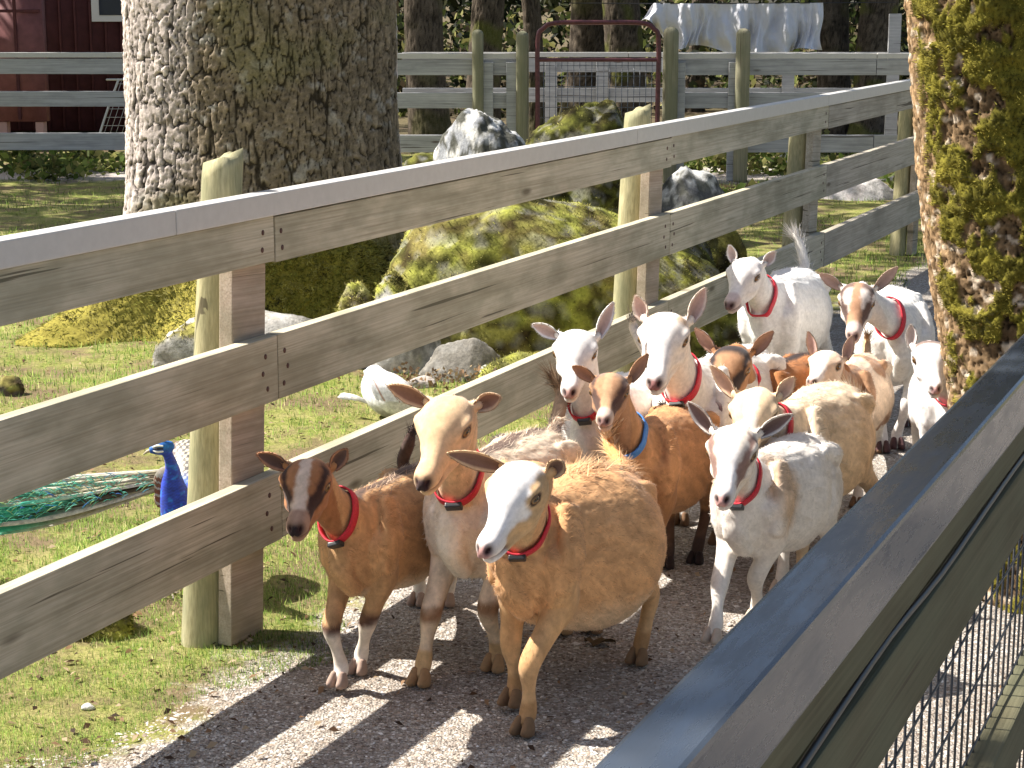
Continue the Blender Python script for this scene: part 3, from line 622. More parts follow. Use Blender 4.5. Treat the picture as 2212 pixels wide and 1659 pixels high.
    for sy, tip in ((-1, earR), (1, earL)):
        base = H(-.016, sy * .044, .018)
        if tip is None: continue
        rw = R @ nrm(rayd(tip[0], tip[1])); oL = L(O3); tpar = ((base - oL) @ rw); tipL = oL + rw * tpar + (tocam if len(tip) < 3 else -tocam) * (.015 if len(tip) < 3 else tip[2])
        op = nrm(tocam * .75 + X * .35 + np.array([0, 0, -.1]) + Y * sy * .25)
        if len(tip) > 3: op = nrm(tocam * tip[3] + Y * sy * .6 + X * .3)
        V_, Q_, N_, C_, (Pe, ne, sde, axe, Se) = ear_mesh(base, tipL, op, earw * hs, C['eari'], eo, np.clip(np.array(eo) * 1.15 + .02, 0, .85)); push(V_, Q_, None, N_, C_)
        m_ = 500; ii = rng.integers(2, 17, m_); jj = rng.integers(0, 11, m_); Pr = Pe[ii, jj]; inn = (rng.random(m_) < .25)[:, None]; Nr = np.where(inn, ne[ii, jj], -ne[ii, jj])
        s_ = strands(Pr, Nr, np.tile(axe, (m_, 1)), .008 * hs, .0012, .25, np.where(inn, np.array(C['eari']) * 1.3, np.array(eo)), rng); push(s_[0], None, s_[1], s_[2], s_[3])
    Vall = np.vstack(AV); Fs = [np.vstack(AQ)] + ([np.vstack(AT)] if AT else [])
    mk('body', Vall, Fs, M_COAT, root_o, col=np.clip(np.vstack(AC), .004, .9), nor=np.vstack(AN))
    # ---------- eyes
    for sy in (-1, 1):
        c0 = H(.058, sy * .0375, .0095); r = .0128 * hs; n1, n2 = 20, 14
        th, ph = np.meshgrid(np.linspace(0, math.pi, n2), np.linspace(0, 2 * math.pi, n1, endpoint=False), indexing='ij')
        d = np.stack([np.sin(th) * np.cos(ph), np.sin(th) * np.sin(ph), np.cos(th)], -1).reshape(-1, 3)      # pole = outward axis
        oax = nrm(Y * sy + X * .35 + Z * .1); xax = nrm(X - oax * (X @ oax)); zax = np.cross(oax, xax)
        Ve = c0 + r * (d[:, :1] * xax + d[:, 1:2] * zax + d[:, 2:] * oax)
        ce = np.tile((.20, .105, .035), (len(d), 1)); ring = d[:, 2] < .42; ce[ring] = (.03, .02, .015); pup = (np.abs(d[:, 0]) < .50) & (np.abs(d[:, 1]) < .22) & (d[:, 2] > .3); ce[pup] = (.005, .005, .005)
        i = np.arange(n2 - 1)[:, None] * n1; j = np.arange(n1)[None]; j2 = (j + 1) % n1; Qe = np.stack([i + j, i + n1 + j, i + n1 + j2, i + j2], -1).reshape(-1, 4)
        mk('eye', Ve, Qe, M_EYE, root_o, col=ce)
    # ---------- hooves
    hc = C['hoof'] or (.16, .09, .05)
    for i, ft in enumerate(footl):
        mbh = MB(); fz = ft[2]
        for s in (-1, 1):
            z0 = fz + .002
            V_, Q_, T_ = loft([ft + np.array([.008, s * .012, .036]) * sc, ft + np.array([.014, s * .0145, .020]) * sc, ft + np.array([.022, s * .0160, .004]) * sc + np.array([0, 0, 0])], [.0105 * sc, .0135 * sc, .0135 * sc], [.017 * sc, .024 * sc, .030 * sc], n=14, m=3)
            V_[:, 2] = np.maximum(V_[:, 2], z0); mbh.add(V_, Q_, T_, hc)
        mbh.build('hoof', M_COAT, root_o)
    # ---------- collar
    if collar:
        nm, Cp, Rr, Tg = nk; i0 = int(len(Cp) * .40); c = Cp[i0]; tgn = Tg[i0]
        dsl = V - c; hgt = dsl @ tgn; near = (np.abs(hgt) < .02 * sc) & (np.linalg.norm(dsl, axis=1) < .14 * sc)
        tilt = nrm(tgn * 1.0 + np.array([.35, 0, 0.0])); s1 = nrm(np.cross(tilt, [0, 0, 1.0]) + 1e-6); s2 = np.cross(tilt, s1)
        hgt = dsl @ tilt; near = (np.abs(hgt) < .014 * sc) & (np.linalg.norm(dsl, axis=1) < .15 * sc) & ((rn == 'neck') | (rn == 'torso'))
        q = dsl[near]; an = np.arctan2(q @ s2, q @ s1); rr = np.hypot(q @ s1, q @ s2); nb = 48; R_ = np.zeros(nb)
        for b in range(nb):
            w_ = np.abs((an - (b / nb * 2 * math.pi - math.pi) + math.pi) % (2 * math.pi) - math.pi) < .22; R_[b] = np.percentile(rr[w_], 90) if w_.any() else 0
        good = R_ > 0; R_ = np.interp(np.arange(nb), np.arange(nb)[good], R_[good]); R_ = np.minimum(R_, np.median(R_) * 1.35); R_ = (R_ + np.roll(R_, 1) + np.roll(R_, -1)) / 3 + .004
        A_ = np.arange(nb) / nb * 2 * math.pi - math.pi; hw = .0155 * sc; rows = []
        dz_ = np.array([-1, -.9, .9, 1, .9, -.9]); dr_ = np.array([.0005, .0028, .0028, .0005, -.002, -.002])
        sag = nrm(s2 if s2[2] < 0 else -s2)
        ring = c + (R_ * np.cos(A_))[:, None] * s1 + (R_ * np.sin(A_))[:, None] * s2; ro = nrm(ring - c)
        V_ = (ring[:, None] + ro[:, None] * dr_[None, :, None] + tilt * (dz_ * hw)[None, :, None]).reshape(-1, 3)
        i = np.arange(nb)[:, None] * 6; i2 = ((np.arange(nb) + 1) % nb)[:, None] * 6; j = np.arange(6)[None]; j2 = (j + 1) % 6
        Q_ = np.stack([i + j, i2 + j, i2 + j2, i + j2], -1).reshape(-1, 4)
        co_ = mk('collar', V_, Q_, M_BLUE if collar == 'blue' else M_RED, root_o)
        if buckle:
            kb = int(np.argmin(ring @ np.array([0, 0, 1.0]) - .35 * (ring @ tocam))); o_ = ro[kb]; t_ = nrm(ring[(kb + 1) % nb] - ring[kb - 1]); up_ = nrm(np.cross(o_, t_))
            bm = bevel_box(.040 * sc, .028 * sc, .012, b=.003); me = bpy.data.meshes.new('buckle'); 
            Mx = Matrix([[t_[0], up_[0], o_[0], ring[kb][0] + o_[0] * .006], [t_[1], up_[1], o_[1], ring[kb][1] + o_[1] * .006], [t_[2], up_[2], o_[2], ring[kb][2] + o_[2] * .006], [0, 0, 0, 1]])
            bm.transform(Mx); bm.to_mesh(me); bm.free(); me.materials.append(M_BLACK); bo = bpy.data.objects.new('buckle', me); COL.objects.link(bo); bo.parent = co_
    print('GOAT', label[:34], 'P', P.round(2), 'Z %.2f' % Pw[1], 'drop %.2f' % (Z @ [0,0,1]), 'neck len %.2f' % np.linalg.norm(ndir), 'poll z %.2f' % Pw[2], 'root', root.round(2), 'v', len(Vall)); return root_o
goat('golden tan goat with broad white face, front and centre of the herd', (1135, 1003, 4.33), (1038, 1192), (966, 985), (1212, 1000, -.03),
     [(1110, 1520, .012), (1137, 1582), (1286, 1362), (1382, 1430)], 30, 1.0, 1.0, 1.42, dict(base=(.63, .345, .16), belly=(.68, .47, .29), face=(.58, .38, .2), blaze=(.82, .78, .75), bw=(.036, .036), muzzle=(.80, .74, .70), nose=(.55, .30, .27), eari=(.22, .13, .10), earo=(.62, .42, .24), leg=(.62, .36, .17), lower=(.60, .37, .19), foot=(.46, .26, .12), hoof=(.22, .13, .07)),
     tail=dict(pts=[(1318, 965, 5.0), (1312, 925, 5.0)], c=(.62, .30, .10), c2=(.75, .6, .42), n=500, len=.07), vox=.0050, fur=42000, tuft=(-.36, -.05, 420, .075, (.68, .42, .22)), seed=1, earw=.039)
goat('brown goat with dark eye stripes and white lower forelegs, nearest the fence', (668, 998, 4.45), (636, 1146), (556, 984), (748, 974, -.03),
     [(735, 1480, .015), (778, 1452), (905, 1305), (968, 1306)], 22, .90, .93, 1.0, dict(base=(.56, .32, .15), belly=(.70, .56, .40), face=(.36, .16, .07), blaze=(.66, .50, .38), bw=(.010, .014), stripe=(.05, .025, .02), muzzle=(.36, .22, .15), nose=(.03, .02, .02), eari=(.16, .10, .08), earo=(.50, .25, .13), dorsal=(.13, .08, .06), dorw=.02, leg=(.50, .30, .15), knee=(.10, .05, .035), lower=(.72, .62, .52), foot=(.76, .68, .6), hoof=(.35, .25, .2)),
     tail=dict(pts=[(872, 1010, 5.05), (884, 955, 5.0), (893, 925, 4.98)], c=(.10, .06, .05), c2=(.07, .05, .05), n=260, len=.04), vox=.0050, fur=30000, tuft=(-.3, .1, 160, .045, (.45, .32, .22)), seed=2, earw=.038)
goat('pale tan goat holding its head high behind the two front goats', (975, 862, 4.72), (908, 1046), (838, 838), (1078, 860, -.03),
     [(912, 1476), (1071, 1445), None, None], 24, 1.04, 1.04, 1.05, dict(base=(.72, .58, .43), belly=(.70, .62, .5), face=(.68, .46, .27), neck=(.68, .50, .32), chest=(.80, .72, .60), nose=(.05, .03, .03), eari=(.30, .17, .12), earo=(.66, .45, .28), dorsal=(.14, .09, .07), dorw=.022, leg=(.74, .60, .46), knee=(.28, .15, .08), lower=(.70, .54, .38), foot=(.62, .40, .20), hoof=(.4, .24, .12)),
     tail=dict(pts=[(1212, 860, 5.5), (1190, 808, 5.5)], c=(.30, .20, .13), c2=(.42, .3, .2), n=420, len=.07), vox=.0050, fur=40000, tuft=(-.3, .1, 100, .04, (.7, .55, .4)), seed=3, earw=.040)
goat('white goat with long upright ears beside the low rail', (1247, 718, 5.75), (1228, 850), (1150, 704), (1327, 655),
     None, 26, 1.0, .98, 1.0, dict(base=(.80, .76, .71), face=(.80, .76, .72), nose=(.5, .3, .26), eari=(.62, .45, .40)), front=(1268, 1215),
     tail=dict(pts=[(1372, 715, 6.45), (1365, 680, 6.45)], c=(.70, .6, .5), c2=(.3, .25, .22), n=200, len=.05), vox=.0062, fur=18000, seed=4)
goat('tall white goat with cream brow and alert ears in mid herd', (1440, 682, 5.62), (1412, 828), (1372, 641), (1525, 624),
     None, 28, 1.10, 1.14, 1.0, dict(base=(.80, .75, .69), face=(.80, .73, .66), poll=(.66, .46, .30), blaze=(.82, .78, .74), bw=(.022, .02), nose=(.30, .14, .13), eari=(.62, .42, .36), earo=(.74, .62, .52)), front=(1470, 1195), vox=.0062, fur=20000, seed=5)
goat('brown kid with a bright blue collar', (1320, 812, 5.15), (1303, 912), (1237, 794), (1401, 767),
     [(1360, 1290), (1400, 1275), (1442, 1225), (1505, 1215)], 24, .92, .84, 1.05, dict(base=(.50, .26, .12), face=(.40, .22, .12), blaze=(.50, .30, .17), bw=(.010, .012), stripe=(.09, .05, .04), muzzle=(.55, .42, .34), nose=(.3, .18, .16), eari=(.42, .24, .16), earo=(.40, .22, .12), poll=(.30, .2, .15), leg=(.40, .2, .09), lower=(.12, .07, .05), foot=(.06, .04, .035), hoof=(.03, .02, .02)),
     tail=dict(pts=[(1452, 905, 5.6), (1440, 878, 5.6), (1420, 885, 5.58)], c=(.05, .035, .03), c2=(.03, .02, .02), n=380, len=.05, curl=.5), vox=.0058, fur=26000, collar='blue', buckle=False, lat=0.0, seed=6)
goat('white goat with brown cheek patches next to the railing', (1588, 925, 4.75), (1558, 1082), (1484, 872), (1712, 899),
     [(1543, 1385, .05), (1632, 1345), None, None], 30, .93, .98, 1.0, dict(base=(.79, .73, .66), face=(.76, .66, .56), blaze=(.80, .76, .73), bw=(.018, .018), stripe=(.26, .16, .13), muzzle=(.80, .74, .70), nose=(.60, .34, .31), eari=(.20, .13, .12), earo=(.74, .66, .6), shoulder=(.60, .43, .29), hoof=(.5, .4, .32), belly=(.78, .72, .66)),
     tail=dict(pts=[(1782, 966, 5.4)], c=(.78, .7, .62), n=120, len=.035), vox=.0052, fur=30000, seed=7)
goat('creamy goat with pink ears directly behind the brown-cheeked white goat', (1633, 846, 5.32), (1608, 990), (1534, 794), (1716, 817),
     None, 30, 1.0, 1.03, 1.12, dict(base=(.76, .60, .42), face=(.74, .54, .34), blaze=(.80, .72, .62), bw=(.012, .014), muzzle=(.74, .6, .46), nose=(.6, .36, .3), eari=(.64, .42, .32), earo=(.72, .52, .34)), front=(1668, 1262),
     tail=dict(pts=[(1852, 905, 5.92), (1850, 868, 5.9), (1828, 838, 5.88)], c=(.72, .50, .30), c2=(.82, .74, .62), n=420, len=.07), vox=.0056, fur=30000, tuft=(-.3, .1, 120, .04, (.74, .6, .44)), seed=8)
goat('rust brown goat with black forehead and dorsal stripe', (1583, 752, 5.9), (1556, 884), (1500, 712), (1671, 718),
     None, 38, .98, 1.0, 1.08, dict(base=(.34, .14, .05), face=(.40, .22, .12), poll=(.04, .03, .03), stripe=(.04, .03, .03), muzzle=(.62, .56, .52), nose=(.3, .2, .2), eari=(.40, .24, .18), earo=(.30, .17, .11), dorsal=(.03, .02, .02), dorw=.022, neck=(.42, .22, .10), leg=(.12, .06, .04), lower=(.05, .03, .03)), front=(1605, 1140), vox=.0062, fur=20000, seed=9)
goat('white goat looking sideways at the back with its tail held up', (1617, 562, 7.35), (1572, 660), (1574, 531), (1675, 545),
     None, 24, 1.10, 1.04, 1.1, dict(base=(.80, .77, .73), face=(.74, .70, .67), nose=(.20, .12, .12), eari=(.62, .48, .45), muzzle=(.55, .45, .42)), front=(1640, 920),
     tail=dict(pts=[(1728, 530, 8.05), (1715, 505, 8.05)], c=(.82, .78, .72), c2=(.84, .8, .76), n=320, len=.07), vox=.0072, fur=18000, buckle=False, seed=10)
goat('white goat with brown striped face at the back, next to the mossy tree', (1853, 615, 6.95), (1842, 728), (1770, 594), (1941, 579),
     [(1905, 975), (1937, 968), None, None], 6, 1.06, 1.03, 1.15, dict(base=(.80, .77, .72), face=(.70, .62, .56), blaze=(.44, .25, .15), bw=(.010, .018), poll=(.16, .10, .08), stripe=(.10, .06, .05), nose=(.2, .12, .12), eari=(.5, .36, .32), earo=(.40, .28, .22), muzzle=(.62, .48, .42), lower=(.74, .68, .64), hoof=(.10, .05, .05)), vox=.0072, fur=18000, buckle=False, seed=11)
goat('small mottled cream and brown goat half hidden in front of the stripe-faced goat', (1790, 765, 6.3), (1752, 826), (1744, 718), (1842, 726),
     [None, None, (1866, 965), (1893, 976)], 20, .86, .86, 1.0, dict(base=(.66, .50, .36), face=(.70, .52, .38), blaze=(.78, .7, .64), bw=(.016, .02), patch=((.36, .2, .11), 7, .55), nose=(.4, .25, .2), eari=(.5, .34, .3), earo=(.42, .28, .2), lower=(.74, .66, .58)), front=(1800, 1085),
     tail=dict(pts=[(1872, 745, 6.85), (1874, 722, 6.85)], c=(.62, .4, .22), c2=(.5, .3, .16), n=260, len=.05), vox=.0070, fur=16000, collar=None, seed=12)
goat('white goat half hidden behind the mossy tree trunk', (2008, 742, 6.0), (2022, 842), (1967, 702), (2062, 712),
     None, 10, .98, .92, 1.0, dict(base=(.81, .78, .75), face=(.80, .77, .74), poll=(.2, .14, .12), nose=(.5, .3, .28), eari=(.5, .42, .4), earo=(.62, .58, .55)), front=(2030, 1130), vox=.0070, fur=14000, buckle=False, seed=13)
# ================================================================== big trunks
def trunk(name, ring_fn, zs, n, plate, depth, cfun, label, relief=.02, seed=0, parent=None, moss=None, dmod=None):
    """ring_fn(z)->cx,cy,r ; displaced bark plates (cellular)"""
    rg = np.random.default_rng(seed); nz = len(zs); th = np.linspace(0, 2 * math.pi, n, endpoint=False)
    TH, ZZ = np.meshgrid(th, zs); cx, cy, r = ring_fn(ZZ, TH)
    r0 = float(np.median(r)); U = TH / (2 * math.pi); circ = int(2 * math.pi * r0 / plate[0])
    px = U * circ; pz = ZZ / plate[1]
    P3 = np.stack([np.cos(TH) * r0, np.sin(TH) * r0, ZZ], -1).reshape(-1, 3)
    wv = (fbm(P3 * 5, 3, seed) - .5).reshape(TH.shape); px = px + wv * 1.6 + (fbm(P3 * np.array([14, 14, 7]), 3, seed + 2) - .5).reshape(TH.shape) * .9; pz = pz + (fbm(P3 * 4 + 9, 3, seed + 1) - .5).reshape(TH.shape) * 1.0
    ix = np.floor(px).astype(int); iz = np.floor(pz).astype(int); d1 = np.full(px.shape, 9.0); d2 = np.full(px.shape, 9.0); idv = np.zeros(px.shape)
    for a in (-1, 0, 1):
        for b in (-1, 0, 1):
            gx = (ix + a) % circ + 40; gz = iz + b + 400; ox = hsh(gx, gz, gx * 0 + 3, seed); oz = hsh(gx, gz, gx * 0 + 8, seed)
            d = (np.abs(px - (ix + a + ox)) ** 3 + np.abs(pz - (iz + b + oz)) ** 3) ** (1 / 3); m = d < d1; d2 = np.where(m, d1, np.minimum(d2, d)); idv = np.where(m, hsh(gx, gz, gx * 0 + 5, seed), idv); d1 = np.where(m, d, d1)
    edge = d2 - d1 + (fbm(P3 * 30, 2, seed + 6) - .5).reshape(TH.shape) * .16; plateh = sm(0.0, .11, edge)
    fur_ = np.abs(fbm(P3 * np.array([9, 9, 1.7]), 3, seed + 15) - .5).reshape(TH.shape); fur2 = np.abs(fbm(P3 * np.array([19, 19, 3.5]), 2, seed + 16) - .5).reshape(TH.shape); fr = sm(0, .017, fur_) * (.5 + .5 * sm(0, .012, fur2)); plateh = plateh * fr
    fine = (fbm(P3 * 38, 3, seed + 4) - .5).reshape(TH.shape)
    dep = depth * (1 if not callable(dmod) else dmod(TH)); R = r + dep * (plateh - 1) + dep * .5 * (idv - .5) * plateh + fine * relief
    if moss is not None: mm = moss(TH, ZZ, P3, seed); R = R + mm * .018 * (.4 + 1.2 * fbm(P3 * 26, 2, seed + 7).reshape(TH.shape))
    else: mm = np.zeros_like(TH)
    V = np.stack([cx + R * np.cos(TH), cy + R * np.sin(TH), ZZ], -1).reshape(-1, 3)
    i = np.arange(nz - 1)[:, None] * n; j = np.arange(n)[None]; j2 = (j + 1) % n; Q = np.stack([i + j, i + j2, i + n + j2, i + n + j], -1).reshape(-1, 4)
    c = cfun(TH, ZZ, P3, plateh, idv, fine, mm)
    return mk(name, V, Q, M_BARK, parent, col=np.clip(c.reshape(-1, 3), .003, .9)), V.reshape(nz, n, 3), mm
def leafcloud(name, cens, rad, count, size, cols, parent=None, kind=None, seed=0, flat=1.0, clump=.25):
    rg = np.random.default_rng(seed); cens = np.asarray(cens, float); rad = np.asarray(rad, float); m = count
    k = rg.integers(0, len(cens), m); sub = rg.normal(0, 1, (len(cens) * 14, 3)); sub = nrm(sub) * rg.uniform(.25, 1, (len(sub), 1)) ** .5
    kk = k * 14 + rg.integers(0, 14, m); off = sub[kk] + rg.normal(0, clump, (m, 3)); P = cens[k] + off * rad[k]
    d = nrm(rg.normal(0, 1, (m, 3)) + [0, 0, .4]); s = nrm(np.cross(d, rg.normal(0, 1, (m, 3)))); L = size * rg.uniform(.6, 1.4, (m, 1))
    V = np.stack([P, P + d * L * .5 + s * L * .32, P + d * L, P + d * L * .5 - s * L * .32], 1).reshape(-1, 3)
    Q = np.arange(m * 4).reshape(-1, 4); cc = np.asarray(cols, float)[rg.integers(0, len(cols), m)] * rg.uniform(.6, 1.35, (m, 1)) * (.7 + .6 * hsh(kk, kk, kk, seed))[:, None]
    o = mk(name, V, Q, M_FLORA, parent, col=np.repeat(np.clip(cc, .003, .8), 4, 0), smooth=False)
    if kind: o['kind'] = kind
    return o
LEAFC = [(.06, .10, .02), (.10, .15, .03), (.15, .18, .04), (.05, .07, .02)]
MOSSC = [(.24, .25, .04), (.34, .34, .07), (.15, .15, .025), (.42, .38, .12), (.08, .07, .02), (.22, .15, .04)]
def moss_tufts(mb, P, Nn, count, ln, wd, rng, cols=MOSSC):
    k = rng.integers(0, len(P), count); n_ = Nn[k]; fl = rng.normal(0, 1, (count, 3)); cc = np.asarray(cols)[(fbm(P[k] * 12, 2, 5) * len(cols) * .999).astype(int) % len(cols)] * rng.uniform(.6, 1.4, (count, 1))
    V, T, NN, c = strands(P[k] + rng.normal(0, .004, (count, 3)), n_, fl, ln, wd, 1.0, cc, rng); mb.add(V, None, T, c); return NN

# ---------------------------------------------------------------- the big oak behind the fence
OX, OY = -1.35, 10.32
def oak_ring(Z, T):
    r = .700 + .02 * (1.1 - np.clip(Z, 0, 1.1)) + .035 * np.sin(2 * T + .8) + .02 * np.sin(5 * T + 2) + .05 * np.exp(-Z / .35)
    def ang(a0, w_): d = (T - a0 + math.pi) % (2 * math.pi) - math.pi; return np.exp(-(d / w_) ** 2)
    fl = np.exp(-np.clip(Z, 0, 9) / .26)
    r = r + fl * (.70 * ang(math.radians(218), .30) + .62 * ang(math.radians(258), .26) + .40 * ang(math.radians(320), .35) + .2 * ang(math.radians(20), .4)) + .03 * ang(math.radians(225), .25) * np.exp(-Z / .9)
    cx = OX - .035 * (Z - .8) - .02 * np.sin(Z * 2); return cx, OY + 0 * Z, r
def oak_moss(T, Z, P3, s):
    n = fbm(P3 * 3.2, 3, s + 11).reshape(T.shape)
    return sm(.62, .30, Z + (n - .5) * .5) * sm(.25, .45, n + .25 * (Z < .5)) * sm(3.0, 3.3, T) * .9
def oak_col(T, Z, P3, ph, idv, fine, mm):
    n = fbm(P3 * 2.0, 3, 40).reshape(T.shape); li = fbm(P3 * 17, 3, 50).reshape(T.shape); li2 = fbm(P3 * 6, 2, 60).reshape(T.shape)
    base = np.stack([.215 + 0 * T, .170 + 0 * T, .118 + 0 * T], -1); base = base * (.75 + .5 * idv[..., None]) * (1 + fine[..., None] * 1.2)
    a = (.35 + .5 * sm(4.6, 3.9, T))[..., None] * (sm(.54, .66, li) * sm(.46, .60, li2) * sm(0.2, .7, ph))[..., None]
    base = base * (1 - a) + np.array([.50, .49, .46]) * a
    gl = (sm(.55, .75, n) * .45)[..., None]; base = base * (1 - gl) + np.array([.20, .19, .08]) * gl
    leftw = (sm(4.45, 4.0, T + (n - .5) * 1.2) * .9 * sm(.25, .55, li + .15))[..., None]; base = base * (1 - leftw) + (np.array([.54, .465, .425]) * (.6 + .8 * idv[..., None])) * leftw  # left side paler: pinkish lichen, with the sunlit brightness put into the bark colour
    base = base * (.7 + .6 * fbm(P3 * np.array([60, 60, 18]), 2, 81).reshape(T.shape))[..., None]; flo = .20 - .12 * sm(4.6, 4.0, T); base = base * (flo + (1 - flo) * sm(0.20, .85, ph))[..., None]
    mo = fbm(P3 * 15, 3, 70).reshape(T.shape)[..., None]; mc = np.array([.13, .11, .02]) * (1 - mo) * 1.2 + np.array([.38, .33, .07]) * mo
    m = sm(.15, .5, mm)[..., None]; return base * (1 - m) + mc * m
oak = empty('oak_tree', (OX, OY, 0), 0, 'huge old oak trunk with deeply cracked bark and mossy root flare behind the fence', 'tree')
zz = np.concatenate([np.linspace(-.15, 1.95, 300), np.linspace(2.0, 7.0, 60)])
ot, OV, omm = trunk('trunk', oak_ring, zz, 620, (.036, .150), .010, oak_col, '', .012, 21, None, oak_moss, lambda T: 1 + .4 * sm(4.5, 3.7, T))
ot.parent = oak; ot.matrix_parent_inverse = Matrix.Translation((-OX, -OY, 0))
def local_tufts(name, parent, P, Nn, count, ln, wd, seed, cols=MOSSC):
    mb = MB(); NN = moss_tufts(mb, P, Nn, count, ln, wd, np.random.default_rng(seed), cols); o = mb.build(name, M_FLORA, parent, nor=NN)
    if parent is not None: o.matrix_parent_inverse = Matrix.Translation([-x for x in parent.location])
    return o
msk = (omm > .35); Pm = OV[msk]; cN = Pm - np.stack([Pm[:, 0] * 0 + OX, Pm[:, 1] * 0 + OY, Pm[:, 2] - .15], -1)
local_tufts('moss', oak, Pm, nrm(cN), 26000, .022, .006, 31)
# crown high above the picture (it throws the dappled shade on the far side)
def inv(o, p): o.matrix_parent_inverse = Matrix.Translation([-x for x in p.location]); return o
inv(leafcloud('crown', [(0.3, 11.5, 8.2), (2.4, 11.2, 7.6), (2.2, 13.5, 8.6), (-1.0, 12.8, 9), (4.2, 12.5, 7.8)], [(1.6, 1.3, 1.0)] * 5, 7500, .16, LEAFC, oak, seed=5), oak)

# ---------------------------------------------------------------- the mossy tree at the right
MX, MY = 1.60, 5.42
def mt_ring(Z, T):
    d = (T - math.radians(190) + math.pi) % (2 * math.pi) - math.pi
    r = .315 + .012 * np.sin(3 * T + 1) + .02 * np.sin(2 * T) + .06 * np.exp(-Z / .25) + .012 * np.sin(Z * 5 + T)
    return MX - .125 * (Z - .55) + .02 * np.sin(Z * 3), MY + .03 * Z, r
def mt_moss(T, Z, P3, s):
    n = fbm(P3 * np.array([24, 24, 11]), 3, s + 2).reshape(T.shape) * .75 + .25 * fbm(P3 * 5, 2, s + 3).reshape(T.shape); d = np.abs((T - math.radians(315) + math.pi) % (2 * math.pi) - math.pi)
    return sm(.41, .53, n + .13 * sm(1.9, .5, d) - .02) * sm(2.3, 1.7, d)
def mt_col(T, Z, P3, ph, idv, fine, mm):
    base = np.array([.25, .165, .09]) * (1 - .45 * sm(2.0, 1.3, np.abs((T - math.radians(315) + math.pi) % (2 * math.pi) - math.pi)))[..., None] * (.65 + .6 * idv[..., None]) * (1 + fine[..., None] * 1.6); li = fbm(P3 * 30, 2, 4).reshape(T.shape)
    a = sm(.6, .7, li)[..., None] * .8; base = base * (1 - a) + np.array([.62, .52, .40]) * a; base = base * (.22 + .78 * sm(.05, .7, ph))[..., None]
    mo = fbm(P3 * 22, 3, 8).reshape(T.shape)[..., None]; mc = np.array([.04, .035, .008]) * (1 - mo) + np.array([.24, .21, .03]) * mo; m = sm(.2, .6, mm)[..., None]
    return base * (1 - m) + mc * m
mt = empty('mossy_tree', (MX, MY, 0), 0, 'leaning tree trunk with flaky bark and hanging moss clumps, right edge of the path', 'tree')
tt_, MV, mmm = trunk('trunk', mt_ring, np.concatenate([np.linspace(-.05, 1.95, 330), np.linspace(2.0, 6.5, 60)]), 420, (.021, .055), .011, mt_col, '', .014, 77, None, mt_moss)
tt_.parent = mt; inv(tt_, mt)
msk = (mmm > .3) & (MV[..., 2] < 2.1); Pm = MV[msk]; cN = nrm(np.stack([Pm[:, 0] - (MX - .125 * (Pm[:, 2] - .55)), Pm[:, 1] - MY, Pm[:, 2] * 0 + .02], -1))
local_tufts('moss', mt, Pm, cN, 95000, .0095, .0030, 33, [(.17, .16, .02), (.26, .23, .035), (.08, .075, .012), (.34, .29, .05), (.05, .045, .01), (.16, .11, .02)])
inv(leafcloud('crown', [(1.2, 7.2, 7.5), (2.6, 6.6, 7.0)], [(1.0, .8, .6)] * 2, 1200, .14, LEAFC, mt, seed=6), mt)

